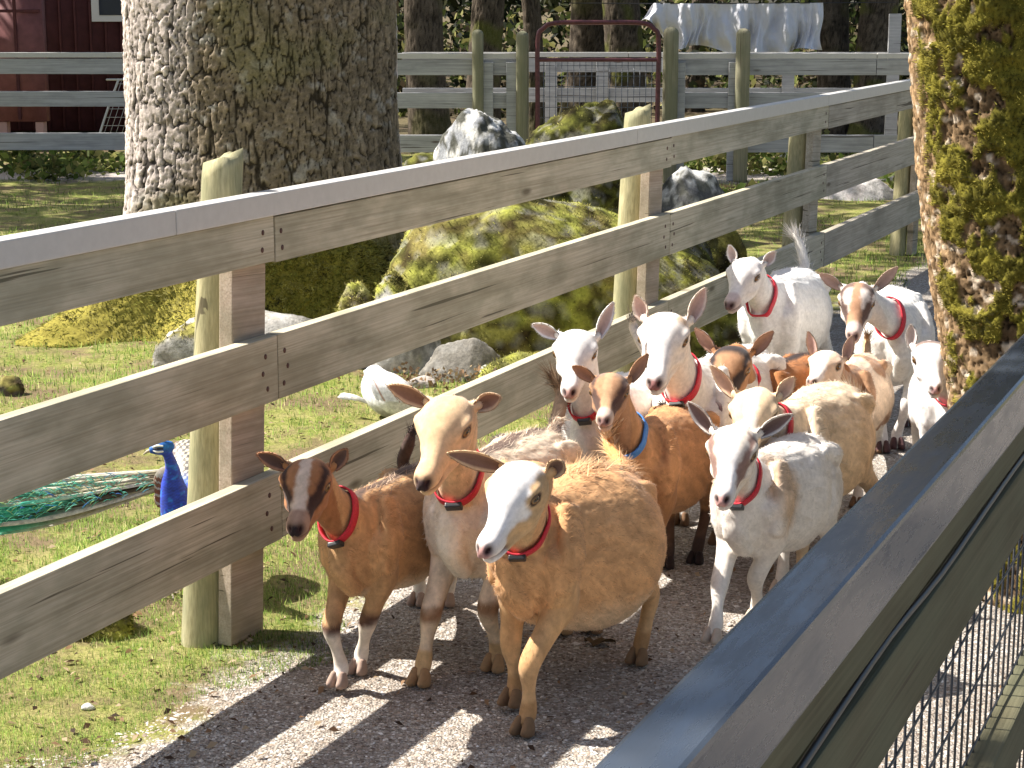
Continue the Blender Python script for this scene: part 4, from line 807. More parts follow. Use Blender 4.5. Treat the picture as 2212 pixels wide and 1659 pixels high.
# ---------------------------------------------------------------- boulders
def rock(name, cen, rad, rz=0.0, seed=0, label='', moss=.0, base=(.34, .32, .29), lich=.3, sub=5, group='boulders scattered under the oak', rough=.30, mossn=0, cat='boulder', tint=1.0):
    bm = bmesh.new(); bmesh.ops.create_icosphere(bm, subdivisions=sub, radius=1); V = np.array([v.co[:] for v in bm.verts]); T = np.array([[v.index for v in f.verts] for f in bm.faces]); bm.free()
    n0 = fbm(V * 1.1 + seed * 5.3, 3, seed) - .5; n1 = fbm(V * 3.4 + seed * 2.1, 4, seed + 1) - .5; n2 = fbm(V * 13 + seed, 3, seed + 2) - .5
    rg = np.random.default_rng(seed); Vd = V.copy(); r = 1 + rough * 1.6 * n0 + rough * .55 * n1 + .05 * n2
    for _ in range(7):      # planar facets
        d = nrm(rg.normal(0, 1, 3)); h = rg.uniform(.62, .9); pr = (V * r[:, None]) @ d; r = np.where(pr > h, r * (1 - .8 * (1 - h / np.maximum(pr, 1e-3))), r)
    V = V * r[:, None]; V[:, 2] = np.where(V[:, 2] < 0, V[:, 2] * .6, V[:, 2]); P = V * np.array(rad); c, s = math.cos(rz), math.sin(rz); P = np.stack([P[:, 0] * c - P[:, 1] * s, P[:, 0] * s + P[:, 1] * c, P[:, 2]], -1)
    nn = np.zeros_like(P); fn = np.cross(P[T[:, 1]] - P[T[:, 0]], P[T[:, 2]] - P[T[:, 0]])
    for k in range(3): np.add.at(nn, T[:, k], fn)
    nn = nrm(nn); sc_ = 3.0
    q = P + np.array(cen); a = fbm(q * 11, 3, seed + 7); b = fbm(q * 34, 3, seed + 8); col = np.array(base)[None] * (.65 + .7 * b[:, None]) * (.8 + .4 * a[:, None])
    l = (sm(.46, .54, fbm(q * 9, 4, seed + 9)) * lich)[:, None]; col = col * (1 - l) + np.array([.62, .61, .58]) * l
    dk = (sm(.52, .58, fbm(q * 14 + 5, 3, seed + 12)) * lich * .95)[:, None]; col = col * (1 - dk) + np.array([.07, .07, .055]) * dk
    mn = fbm(q * 4.5, 3, seed + 10); mf = sm(.42, .58, mn * .7 + nn[:, 2] * .32 + moss * .62 - .22) if moss > 0 else np.zeros(len(P))
    mo = fbm(q * 16, 3, seed + 11)[:, None]; mo2 = fbm(q * 7, 3, seed + 21)[:, None]; mo = sm(.32, .68, mo); mc = (np.array([.06, .06, .014]) * (1 - mo) + np.array([.36, .37, .07]) * mo) * (1 - sm(.45, .6, mo2)) + (np.array([.06, .045, .015]) * (1 - mo) + np.array([.34, .32, .08]) * mo) * sm(.45, .6, mo2); mc = mc * tint; l3 = sm(.54, .57, fbm(q * 13, 5, seed + 23)) * min(1, lich * 1.5); mf = mf * (1 - l3)
    mc = np.where(fbm(q * 9, 2, seed + 14)[:, None] > .60, mc * np.array([.62, .55, .7]), mc)
    P = P + nn * (mf * .016 * (.3 + 1.4 * fbm(q * 20, 2, seed + 13)))[:, None]; col = col * (1 - mf[:, None]) + mc * mf[:, None]
    r_ = empty(name, cen, 0, label, cat, group); mk('stone', P, [T], M_ROCK, r_, col=np.clip(col, .004, .85))
    if mossn:
        idx = np.where(mf > .5)[0]
        if len(idx): mb = MB(); NN = moss_tufts(mb, P[idx], nn[idx], mossn, .013, .005, rg); mb.build('moss', M_FLORA, r_, nor=NN)
    return r_
def uz(u, y): return (u - 1106) / F * (y * math.cos(PITCH) + .2)      # x of a picture column at distance y
R_ = [
 ((1212, 9.0), (.94, .48, .88), .06, 3, 'largest boulder, thick yellow moss on top, beside the oak', .92, (.30, .29, .25), .26, 16000, 'boulder'),
 ((885, 8.75), (.22, .22, .46), .4, 14, 'tall mossy rock with white lichen edge leaning on the largest boulder', .45, (.36, .35, .31), .7, 4000, 'boulder'),
 ((1410, 9.7), (.42, .4, .62), .2, 9, 'dark shaded mossy boulder behind the second fence post', .6, (.14, .13, .11), .3, 4000, 'boulder'),
 ((540, 8.75), (.50, .25, .25), -.05, 5, 'long low grey stone lying at the foot of the oak', .12, (.36, .34, .31), .45, 500, 'boulder'),
 ((775, 8.75), (.13, .13, .39), .3, 8, 'small upright stump-shaped rock with a yellow moss cap', .50, (.30, .25, .22), .2, 2500, 'boulder'),
 ((1000, 8.45), (.20, .16, .19), .2, 11, 'rounded dark grey boulder near the white peafowl', 0, (.20, .185, .16), .15, 0, 'boulder'),
 ((1055, 8.35), (.055, .05, .075), .0, 12, 'fist-sized pale stone beside the rounded dark boulder', 0, (.42, .41, .36), .2, 0, 'stone'),
 ((1160, 8.35), (.30, .16, .13), .45, 13, 'low bank of bright moss touching the bottom rail', 1.0, (.30, .27, .2), .1, 5000, 'moss bank'),
 ((905, 8.25), (.09, .06, .05), .45, 16, 'flat jagged stone in front of the rounded boulder', 0, (.45, .40, .36), .2, 0, 'stone'),
 ((1045, 13.4), (.44, .40, .95), .2, 15, 'grey boulder blotched with white lichen near the gate', .0, (.30, .31, .33), 1.0, 0, 'boulder'),
 ((1285, 13.6), (.62, .42, .92), -.1, 17, 'long boulder covered in dark olive moss in front of the gate', .95, (.25, .24, .2), .3, 7000, 'boulder'),
 ((915, 12.6), (.36, .36, .66), .1, 18, 'lichen-spotted boulder pressed against the right side of the oak', .12, (.24, .23, .21), .7, 0, 'boulder'),
 ((950, 16.2), (.42, .3, .48), .1, 19, 'mossy grey rock below the far fence posts', .4, (.28, .27, .24), .5, 0, 'boulder'),
 ((1490, 13.5), (.30, .3, .52), .1, 20, 'black and white rock behind the grey fence cap', .1, (.12, .12, .12), .9, 0, 'boulder'),
 ((1520, 11.0), (.28, .24, .42), .1, 21, 'rounded boulder in deep green moss right of the second post', .95, (.14, .14, .1), .1, 3000, 'boulder'),
 ((1855, 16.6), (.40, .25, .20), .1, 22, 'whitish flat boulder on the grass by the far fence', 0, (.48, .44, .42), .4, 0, 'boulder'),
 ((175, 4.92), (.115, .11, .085), .1, 23, 'small dark moss-covered stone under the bottom rail at the left', .75, (.14, .12, .1), .3, 1600, 'stone'),
 ((2, 8.0), (.06, .05, .075), .1, 24, 'small brown clod at the left edge of the grass', .2, (.08, .06, .045), .1, 0, 'stone'),
 ((1215, 9.0), (.55, .30, .22), .1, 26, 'dark slab standing in for the shade beneath the largest boulder', .15, (.10, .09, .075), .2, 0, 'boulder'),  # dark stone in place of the shaded hollow under the overhang
]
for (p, rad, rz, sd, lab, mo, bs_, li, mn, ct) in R_:
    x = uz(p[0], p[1]); y = p[1]; z = float(gh(np.array([x]), np.array([y]))[0]) + (.10 if rad[2] < .3 and rad[2] > .12 else 0) * 0
    rock('boulder' if ct == 'boulder' else ct.replace(' ', '_'), (x, y, z), rad, rz, sd, lab, mo, bs_, li, (6 if sd in (3, 15, 17) else 5), 'rocks and boulders around the oak', .16 if sd == 3 else .28, mn, ct, .42 if p[1] > 12 or sd in (9, 21) else 1.0)
b_ = at_z(190, 1532); rock('stone', (b_[0], b_[1], .004), (.018, .014, .014), 0, 31, 'white pebble on the grass in the lower left corner', 0, (.75, .72, .68), 0, 3, 'rocks and boulders around the oak', .2, 0, 'pebble')

# ---------------------------------------------------------------- grass, clover, gravel chips
def dist_fence(P): return (P - FP0) @ FN
def scatter(n, u0, u1, v0, v1, rg):
    """random ground points seen in a picture window (even in the picture)"""
    u = rg.uniform(u0, u1, n); v = rg.uniform(v0, v1, n); x = (u - 1106) / F; y = -(v - 829.5) / F
    D = np.stack([x, math.cos(PITCH) + y * math.sin(PITCH), -math.sin(PITCH) + y * math.cos(PITCH)], -1); return O3 + D * (-CAMH / D[:, 2])[:, None]
def grass():
    rg = np.random.default_rng(11); P = np.vstack([scatter(70000, -60, 900, 1050, 1720, rg), scatter(42000, -60, 1300, 560, 1150, rg), scatter(26000, 1200, 2250, 330, 800, rg), scatter(12000, -60, 1000, 330, 560, rg)])
    d = dist_fence(P); nn = fbm(P * 1.7, 3, 90); n2 = fbm(P * 6, 3, 91); lim = .02 + (nn - .5) * .9 + (n2 - .5) * .3
    s_ = (P - FP0) @ FD; keep = (d < lim) | ((s_ > 8.2) & (d < 1.0)); keep &= (n2 > .34) | (rg.random(len(P)) < .3); bare = fbm(P * np.array([.9, 1.6, 1]), 3, 95); keep &= (bare < .55) | (P[:, 1] < 6.2) | (rg.random(len(P)) < .15); P = P[keep]; n2 = n2[keep]; m = len(P)
    P[:, 2] = gh(P[:, 0], P[:, 1]) - .003
    cc = np.array([(.14, .24, .04), (.21, .32, .055), (.31, .38, .09), (.46, .42, .20), (.07, .13, .025)])[rg.choice(5, m, p=[.28, .3, .2, .1, .12])]; cc = cc * (.75 + .5 * n2[:, None]) * rg.uniform(.7, 1.25, (m, 1))
    Z = np.tile([0, 0, 1.0], (m, 1)); sc_ = np.clip(P[:, 1] / 6, .7, 2.0)
    V, T, NN, c = strands(P, Z, rg.normal(0, 1, (m, 3)), .026 * sc_, .0034 * sc_, .95, cc, rg); mk('grass', V, [T], M_FLORA, None, col=c, nor=NN)
    o = bpy.data.objects['grass']; tag(o, 'short mossy grass beside and behind the fence', 'grass', kind='stuff')
grass()
def chips():
    rg = np.random.default_rng(12); P = np.vstack([scatter(21000, 0, 1600, 1150, 1720, rg), scatter(9000, 700, 2212, 800, 1200, rg), scatter(3000, 1700, 2212, 1300, 1720, rg)]); d = dist_fence(P); n2 = fbm(P * 1.7, 3, 90); P = P[d > -.02 + (n2 - .5) * .8]; m = len(P)
    P[:, 2] = gh(P[:, 0], P[:, 1]); a = rg.uniform(0, 6.28, m); L = rg.gamma(3, .0011, m) + .0015; W = L * rg.uniform(.4, .9, m); Hh = L * rg.uniform(.25, .6, m)
    e1 = np.stack([np.cos(a), np.sin(a), rg.normal(0, .12, m)], -1); e2 = np.stack([-np.sin(a), np.cos(a), rg.normal(0, .12, m)], -1); up = np.array([0, 0, 1.0])
    V = np.stack([P + e1 * L[:, None], P + e2 * W[:, None], P - e1 * L[:, None], P - e2 * W[:, None], P + up * Hh[:, None] + e1 * (L * .2)[:, None]], 1).reshape(-1, 3); b = np.arange(m)[:, None] * 5
    T = np.vstack([np.hstack([b, b + 1, b + 4]), np.hstack([b + 1, b + 2, b + 4]), np.hstack([b + 2, b + 3, b + 4]), np.hstack([b + 3, b, b + 4])])
    cc = np.array([(.62, .57, .50), (.45, .37, .30), (.34, .27, .21), (.16, .12, .095), (.74, .71, .67)])[rg.choice(5, m, p=[.3, .3, .2, .1, .1])] * rg.uniform(.8, 1.15, (m, 1))
    o = mk('gravel', V, [T], M_ROCK, None, col=np.repeat(cc, 5, 0), smooth=False); tag(o, 'loose pale gravel and wood chips on the path', 'gravel', kind='stuff')
chips()
def litter():
    rg = np.random.default_rng(14); P = np.vstack([scatter(500, 0, 2212, 380, 1500, rg), scatter(500, 0, 900, 600, 1100, rg)]); P = np.vstack([P, scatter(1300, 0, 2212, 900, 1720, rg)]); P = P[(dist_fence(P) < .25) | (rg.random(len(P)) < .22)]; m = len(P); P[:, 2] = gh(P[:, 0], P[:, 1]) + .008
    a = rg.uniform(0, 6.28, m); L = rg.uniform(.005, .016, m)[:, None]; e1 = np.stack([np.cos(a), np.sin(a), rg.normal(0, .25, m)], -1); e2 = np.stack([-np.sin(a), np.cos(a), rg.normal(0, .25, m)], -1)
    V = np.stack([P + e1 * L, P + e2 * L * .45, P - e1 * L, P - e2 * L * .45 + [0, 0, .006]], 1).reshape(-1, 3); cc = np.array([(.10, .055, .03), (.30, .18, .10), (.45, .34, .22), (.05, .03, .02)])[rg.integers(0, 4, m)]
    o = mk('leaf_litter', V, np.arange(m * 4).reshape(-1, 4), M_FLORA, None, col=np.repeat(cc, 4, 0), smooth=False); tag(o, 'dead brown leaves scattered on the grass', 'leaf litter', kind='stuff')
litter()
# ================================================================== far fences, gate, shed, woods
BY = 18.6
def far_rail(r, x0, x1, y, zc, hh, t=.04, mat=None, name='rail'): return box(name, ((x0 + x1) / 2 - r.location[0], y - r.location[1], zc), (x1 - x0, t, hh), mat or M_RAIL3, r, b=.004)
def far_fence(label, y, segs, posts, low, dz=0.0):
    r = empty('far_fence', (segs[0][0], y, 0), 0, label, 'fence', 'board fences beyond the oak')
    for (x0, x1) in segs:
        n = max(1, int(round((x1 - x0) / 2.6)))
        for i in range(n):
            a = x0 + (x1 - x0) * i / n; b = x0 + (x1 - x0) * (i + 1) / n - .006
            far_rail(r, a, b, y, 1.21 + dz, .05, .06, M_CAP, 'cap'); far_rail(r, a, b, y, 1.10 + dz, .15, .04); far_rail(r, a, b, y + .002, .78 + dz, .15)
            if low: far_rail(r, a, b, y, .36 + dz, .17)
    for (x, h, rad, kind) in posts:
        if kind == 'round':
            V, Q, T = loft(np.array([[-.02, 0, 0], [-(h * .5), 0, 0], [-h, 0, 0]]), [rad] * 3, [rad] * 3, side=(0, 1, 0), n=16, m=3); V[:, 0] *= -1; Q = Q[:, ::-1]; T = T[:, ::-1]
            o = mk('post', V, [Q, T], M_POST2, r); o.rotation_euler = (0, -math.pi / 2, 0); o.location = (x - r.location[0], -.09, 0)
        else: box('backing_board', (x - r.location[0], -.045, h / 2), (.13, .045, h), M_RAIL3, r, b=.004)
    return r
ux = lambda u, y=BY: uz(u, y)
far_fence('weathered far fence in front of the red shed, left of the oak', BY, [(ux(-260), ux(330))], [(ux(-150), 1.35, .06, 'round')], True)
far_fence('weathered far fence with two round posts between the oak and the red gate', BY - .3, [(ux(840), ux(1142))], [(ux(1034), 1.42, .055, 'round'), (ux(1052), 1.15, .06, 'b'), (ux(1128), 1.40, .062, 'round'), (ux(1108), 1.15, .06, 'b')], True)
far_fence('weathered far fence running right from the red gate', BY - .3, [(ux(1425), ux(2330))], [(ux(1440), 1.43, .075, 'round'), (ux(1458), 1.15, .06, 'b'), (ux(1592), 1.42, .07, 'round'), (ux(1578), 1.15, .06, 'b'), (ux(2000), 1.3, .06, 'round')], True)
far_fence('second grey board fence standing just behind the red gate', BY + 1.6, [(ux(870, BY + 1.6), ux(2330, BY + 1.6))], [(ux(1190, BY + 1.6), 1.1, .06, 'b'), (ux(1700, BY + 1.6), 1.1, .06, 'b'), (ux(1925, BY + 1.6), 1.6, .06, 'b'), (ux(1300, BY + 1.6), 1.1, .06, 'b')], False, -.04)
# gate
M_GATE = plain('dark_red_paint', (.10, .03, .035), .45, 0, .4, .3, 30)
gx0, gx1 = ux(1160), ux(1413); gate = empty('tube_gate', ((gx0 + gx1) / 2, BY - .45, 0), 0, 'arched dark red tube gate with wire mesh between the far fences', 'gate')
W2 = (gx1 - gx0) / 2; TP = [(-W2, 0, .10), (-W2, 0, .8), (-W2, 0, 1.36), (-W2 + .05, 0, 1.47), (-W2 + .17, 0, 1.525), (0, 0, 1.53), (W2 - .17, 0, 1.525), (W2 - .05, 0, 1.47), (W2, 0, 1.36), (W2, 0, .8), (W2, 0, .10)]
def tube(name, P, r_, mat, parent, n=10, m=5):
    P = np.asarray(P, float); V, Q, T = loft(P, [r_] * len(P), [r_] * len(P), side=(0, 1, 0), n=n, m=m); return mk(name, V, [Q, T], mat, parent)
tube('frame', TP, .024, M_GATE, gate)
for z in (1.175, .12): tube('crossbar', [(-W2, 0, z), (0, 0, z), (W2, 0, z)], .019, M_GATE, gate)
mb = MB()
for i in range(1, 20): x = -W2 + i * 2 * W2 / 20; V, Q, T = loft(np.array([[x, .01, .12], [x, .01, 1.17]]), [.003] * 2, [.003] * 2, side=(0, 1, 0), n=5, m=1, cap=False); mb.add(V, Q, T)
for i in range(1, 11): z = .12 + i * .1; V, Q, T = loft(np.array([[-W2, .01, z], [W2, .01, z]]), [.003] * 2, [.003] * 2, side=(0, 1, 0), n=5, m=1, cap=False); mb.add(V, Q, T)
mb.build('wire_mesh', M_CAPN, gate)
# red shed
M_SHED = plain('shed_red_boards', (.085, .028, .03), .7, 0, .2, .25, 6); M_WHT = plain('white_trim', (.7, .7, .7), .5); M_GLS = plain('window_glass', (.03, .04, .06), .08, 0, .6)
sy = 24.0; sx0, sx1 = uz(-420, sy), uz(300, sy); shed = empty('shed', ((sx0 + sx1) / 2, sy, 0), 0, 'dark red board shed with white-framed window behind the left fence', 'shed')
ow = (sx1 - sx0) / 2; nb = 22
for i in range(nb):
    pass
mbw = MB()
def addbox(mb, c, s):
    c = np.array(c, float); s = np.array(s, float) / 2; V = np.array([[x, y, z] for x in (-1, 1) for y in (-1, 1) for z in (-1, 1)]) * s + c
    mb.add(V, [[0, 1, 3, 2], [4, 6, 7, 5], [0, 4, 5, 1], [2, 3, 7, 6], [0, 2, 6, 4], [1, 5, 7, 3]])
addbox(mbw, (0, 1.0, 1.5), (2 * ow, 2.0, 2.8))
for i in range(nb + 1): addbox(mbw, (-ow + i * 2 * ow / nb, -.012, 1.5), (.03, .024, 2.78))
mbw.build('wall', M_SHED, shed, smooth=False)
mbr = MB(); addbox(mbr, (0, 1.0, 3.0), (2 * ow + .6, 2.7, .12)); mbr.build('roof', plain('shed_roof', (.06, .05, .05), .8), shed, smooth=False)
lx = uz(245, sy) - (sx0 + sx1) / 2
wf = box('window', (lx + .1, -.03, 1.93), (.66, .05, .9), M_WHT, shed, b=.005); box('pane', (0, -.028, 0), (.46, .01, .74), M_GLS, wf, b=0)
# red board cabinet in front of the shed
cbx = uz(45, 22.4); cab = empty('storage_bin', (cbx, 22.4, 0), 0, 'dusty red panelled door leaning on pink feet beside the shed', 'storage bin')
M_BIN = plain('faded_red_panel', (.20, .075, .075), .6, 0, .3, .2, 8)
mbc = MB(); addbox(mbc, (0, 0, 1.20), (.62, .20, 1.75)); mbc.build('panel', M_BIN, cab, smooth=False)
for z in (.62, 1.12, 1.62): box('batten', (0, -.112, z), (.60, .024, .035), M_SHED, cab, b=.003)
box('batten', (0.0, -.114, 1.2), (.035, .028, 1.70), M_SHED, cab, b=.003)
for s in (-.22, .22): box('foot', (s, 0, .16), (.10, .16, .32), plain('pink_concrete', (.5, .3, .27), .8), cab, b=.01)
# leaning wire panel
wp = empty('wire_panel', (uz(245, 22), 22, 0), 0, 'pale wire panel leaning against the shed', 'wire panel'); wp.rotation_euler = (-.25, 0, 0)
tube('frame', [(-.25, 0, .02), (-.12, 0, .45), (.02, 0, .85)], .014, M_CAP, wp); tube('frame', [(-.12, 0, .85), (.15, 0, .85), (.5, 0, .85)], .012, M_CAP, wp)
mb = MB()
for i in range(9): x = -.20 + i * .07; V, Q, T = loft(np.array([[x, 0, .03], [x + .26, 0, .85]]), [.003] * 2, [.003] * 2, side=(0, 1, 0), n=5, m=1, cap=False); mb.add(V, Q, T)
for i in range(8): z = .1 + i * .1; V, Q, T = loft(np.array([[-.24 + z * .3, 0, z], [.35 + z * .2, 0, z]]), [.003] * 2, [.003] * 2, side=(0, 1, 0), n=5, m=1, cap=False); mb.add(V, Q, T)
mb.build('wire_mesh', M_CAP, wp)
# sheet hung over a line
def sheet():
    y = 23.5; x0, x1 = uz(1385, y), uz(1772, y); n, m = 260, 80; U, W = np.meshgrid(np.linspace(0, 1, n), np.linspace(0, 1, m), indexing='ij')
    top = 1.715 - .012 * np.sin(U * math.pi) - .2 * sm(.07, 0, U); bot = 1.13 + .05 * np.sin(U * 7) + .35 * sm(.16, 0.02, U) + .03 * np.sin(U * 23)
    Z = top * (1 - W) + bot * W; fold = (.11 * np.sin(U * 34 + 2.4 * W + 2 * np.sin(U * 9)) + .035 * np.sin(U * 71 - 5 * W) + .05 * np.sin(U * 17 + W * 6)) * (.25 + .9 * W)
    P = np.stack([x0 + (x1 - x0) * U + .05 * np.sin(W * 5 + U * 20) * W, y + fold + 0 * U, Z], -1)
    nz = (fbm(P.reshape(-1, 3) * 5, 3, 3) - .5).reshape(n, m); P[..., 1] += nz * .05 + .035 * np.sin(U * 118 + 3 * np.sin(U * 21) + W * 2) * (.2 + W) + (fbm(P.reshape(-1, 3) * np.array([20, 20, 5]), 3, 5) - .5).reshape(n, m) * .05
    back = P.copy(); back[..., 1] += .006; V = np.concatenate([P.reshape(-1, 3), back.reshape(-1, 3)]); i = np.arange(n - 1)[:, None] * m; j = np.arange(m - 1)[None]
    Q = np.stack([i + j, i + m + j, i + m + j + 1, i + j + 1], -1).reshape(-1, 4); k = n * m; Q = np.vstack([Q, Q[:, ::-1] + k])
    o = mk('sheet', V, Q, plain('pale_sheet_cloth', (.66, .66, .70), .8, 0, .2)); tag(o, 'crumpled pale grey sheet hung over a line behind the far fence', 'sheet')
    l = empty('washing_line', (x0 - .3, y, 0), 0, 'taut dark line carrying the pale sheet between trees', 'line'); tube('line', [(-.6, .02, 1.71), ((x1 - x0) / 2, .02, 1.705), (x1 - x0 + 1.2, .02, 1.72)], .006, M_BLACK, l)
sheet()
# ------------------------------------------------ woods
def bg_tree(u, y, r, lean, seed, label, h=5.5, mossy=False):
    x = uz(u, y); t = empty('tree', (x, y, 0), 0, label, 'tree', 'trees standing beyond the far fence')
    n = 60; zs = np.linspace(-.05, h, 150); rg = random.Random(seed)
    def ring(Z, T): return lean * Z + .05 * np.sin(Z * 1.4 + seed), 0 * Z, r * (1 + .35 * np.exp(-Z / .2)) * (1 - .05 * Z) + .012 * np.sin(3 * T + Z)
    def cf(T, Z, P3, ph, idv, fine, mm):
        b = np.array([.10, .08, .06]) * (.6 + .7 * idv[..., None]) * (.35 + .65 * ph[..., None]); nn = fbm(P3 * 3, 2, seed).reshape(T.shape)[..., None]
        a = sm(.5, .65, nn) * (.7 if mossy else .25); return b * (1 - a) + np.array([.11, .12, .025]) * a
    trunk('trunk', ring, zs, 110, (.05, .09), .014, cf, '', .01, seed, t)
    rgn = np.random.default_rng(seed); cs = [(lean * h + rgn.uniform(-1.4, 1.4), rgn.uniform(-1.2, 1.2), h + rgn.uniform(-.6, 1.2)) for _ in range(4)]
    leafcloud('crown', cs, [(1.3, 1.2, .8)] * 4, 1700, .17, LEAFC, t, seed=seed)
    return t
for a in [(935, 21.8, .24, -.05, 41, 'grey leaning trunk just right of the oak beyond the fence'), (1050, 23.5, .22, 0.0, 42, 'black straight trunk behind the two round posts', 5.5, True), (1165, 24.5, .13, -.10, 43, 'slim reddish trunk leaning left behind the gate'),
          (1255, 26, .30, .05, 44, 'broad trunk framed by the arch of the gate'), (1345, 25, .27, -.02, 45, 'dark trunk behind the right gate post', 5.5, True), (1800, 24.6, .22, .0, 46, 'trunk beside the right end of the hanging sheet'), (1890, 24.2, .26, .03, 47, 'mossy trunk between sheet and the leaning mossy tree', 5.5, True),
          (640, 30, .2, 0, 48, 'trunk hidden behind the oak'), (1500, 30, .18, .03, 49, 'far trunk above the hanging sheet'), (2010, 27, .2, 0, 50, 'far trunk next to the leaning mossy tree'), (-60, 17, .25, .0, 52, 'trunk at the far left beside the shed fence')]:
    if a[0] in (640, -60): continue
    bg_tree(*a)
# trees standing outside the frame on the left: their crowns dapple the lawn, the path bend; one more is added to shade the railing
def off_tree(x, y, r, cs, n, seed, label, size=.13, rad=(1.2, 1.0, .8)):
    t = empty('tree', (x, y, 0), 0, label, 'tree', 'trees around the yard')
    trunk('trunk', lambda Z, T: (0 * Z, 0 * Z, r + 0 * Z + .01 * np.sin(3 * T)), np.linspace(-.05, 7, 50), 40, (.06, .1), .012, lambda T, Z, P, ph, i, f, m: np.array([.2, .16, .12]) * (.4 + .6 * ph[..., None]), '', .01, seed, t)
    leafcloud('crown', [(a - x, b - y, c) for a, b, c in cs], [rad] * len(cs), n, size, LEAFC, t, seed=seed); return t
def sh(gx, gy, h): return (gx - .85 * h, gy + .2 * h, h)      # crown spot whose shade falls on ground point gx,gy
rgs = np.random.default_rng(8)
off_tree(-9.5, 15, .3, [sh(rgs.uniform(-6, -2.0), 11.2 + i * .47, rgs.uniform(5.5, 7.5)) for i in range(22)], 20000, 61, 'leafy tree outside the picture shading the left lawn', .15, (1.25, .40, .5))
off_tree(-7.5, 22, .3, [sh(-5.5, 22, 7), sh(-3, 22, 7), sh(-.5, 21, 7), sh(2, 22.5, 7), sh(.8, 18.0, 7.5), sh(4.2, 22, 7), sh(3.0, 18.5, 7), sh(5.5, 19.5, 7), sh(-4.5, 19.5, 7), sh(2.2, 25, 7), sh(-1, 25, 7)] + [sh(rgs.uniform(1.3, 4.6), 11 + i * .8, rgs.uniform(7, 8.5)) for i in range(10)] + [sh(x, 26 + (x % 2), 8) for x in range(-6, 8, 2)], 12000, 62, 'leafy tree beyond the shed shading the far yard', .16, (1.3, .7, .8))
off_tree(-6.2, 4.2, .22, [sh(1.15, 1.2, 6.6), sh(1.5, 2.0, 6.8), sh(1.9, 2.9, 7.0)], 2300, 63, 'added tree outside the picture, its leaf clumps placed to shade the railing', .13, (.42, .42, .3))  # unseen tree, added so that its clumps keep the sun off the railing cap
# undergrowth
leafcloud('undergrowth', [(uz(u, 29), 29 + (u % 7) * .4, .7) for u in range(-200, 2400, 130)], [(1.1, .8, 1.0)] * 20, 15000, .14, [(.05, .07, .02), (.10, .12, .03), (.22, .21, .07), (.10, .075, .045), (.02, .025, .012)], seed=71)
tag(bpy.data.objects['undergrowth'], 'tangled shrubs and brambles at the edge of the wood', 'undergrowth', kind='stuff')
leafcloud('wood', [(x, 40 + (i % 3) * 2.5, 2.2) for i, x in enumerate(np.arange(-16, 17, 1.5))], [(1.6, 1.2, 2.2)] * 22, 22000, .26, [(.012, .018, .006), (.02, .028, .01), (.05, .055, .018)], seed=72)
tag(bpy.data.objects['wood'], 'far-off dark wood closing the view', 'wood', kind='stuff')
leafcloud('ferns', [(uz(u, y), y, .10) for u, y in [(60, 19.2), (200, 19.2), (1750, 21.5), (1640, 19), (1900, 19), (620, 17.5), (1500, 19), (1620, 15.5), (130, 18.4), (1990, 17)]], [(.5, .3, .14)] * 10, 3600, .09, [(.10, .15, .03), (.18, .22, .05), (.25, .24, .08), (.08, .1, .03)], seed=73)
tag(bpy.data.objects['ferns'], 'low ferns and weeds along the far fence', 'ferns', kind='stuff')
leafcloud('dead_leaves', [(uz(u, y), y, .03) for u, y in [(1610, 17.2), (850, 17), (1000, 8.2), (930, 8.3)]], [(.3, .15, .05)] * 4, 900, .024, [(.35, .26, .15), (.25, .15, .08), (.15, .1, .06)], seed=74)
tag(bpy.data.objects['dead_leaves'], 'drifts of dead leaves against rocks', 'dead leaves', kind='stuff')
# ================================================================== birds
def bird_mesh(name, mb, parent, col_fn, vox=.004, mat=None, it=3):
    V, Q, T = eval_union(mb, vox, it); nor = vnormals(V, Q); return mk(name, V, [Q] + ([T] if len(T) else []), mat or M_FEATH, parent, col=np.clip(col_fn(V, nor), .003, .9)), V, Q, nor
def feathers(parent, name, rows, mat=M_FEATH):
    """rows: list of (points, half-width, colour fn) -> flat vaned feathers"""
    mb = MB()
    for (P, hw, c, nrmv) in rows:
        D = spl(np.asarray(P, float), 6); k = len(D); T_ = nrm(np.gradient(D, axis=0)); s = nrm(np.cross(T_, nrmv)); t = np.linspace(0, 1, k); w_ = hw * np.interp(t, [0, .15, .7, .92, 1], [.5, .9, 1, .8, .1])
        V = np.stack([D - s * w_[:, None], D + np.cross(s, T_) * .003, D + s * w_[:, None]], 1).reshape(-1, 3); i = np.arange(k - 1) * 3
        Q = np.vstack([np.stack([i, i + 1, i + 4, i + 3], -1), np.stack([i + 1, i + 2, i + 5, i + 4], -1)]); cc = np.asarray(c(t) if callable(c) else np.tile(c, (k, 1)), float)
        mb.add(V, Q, None, np.repeat(cc, 3, 0))
    return mb.build(name, mat, parent)
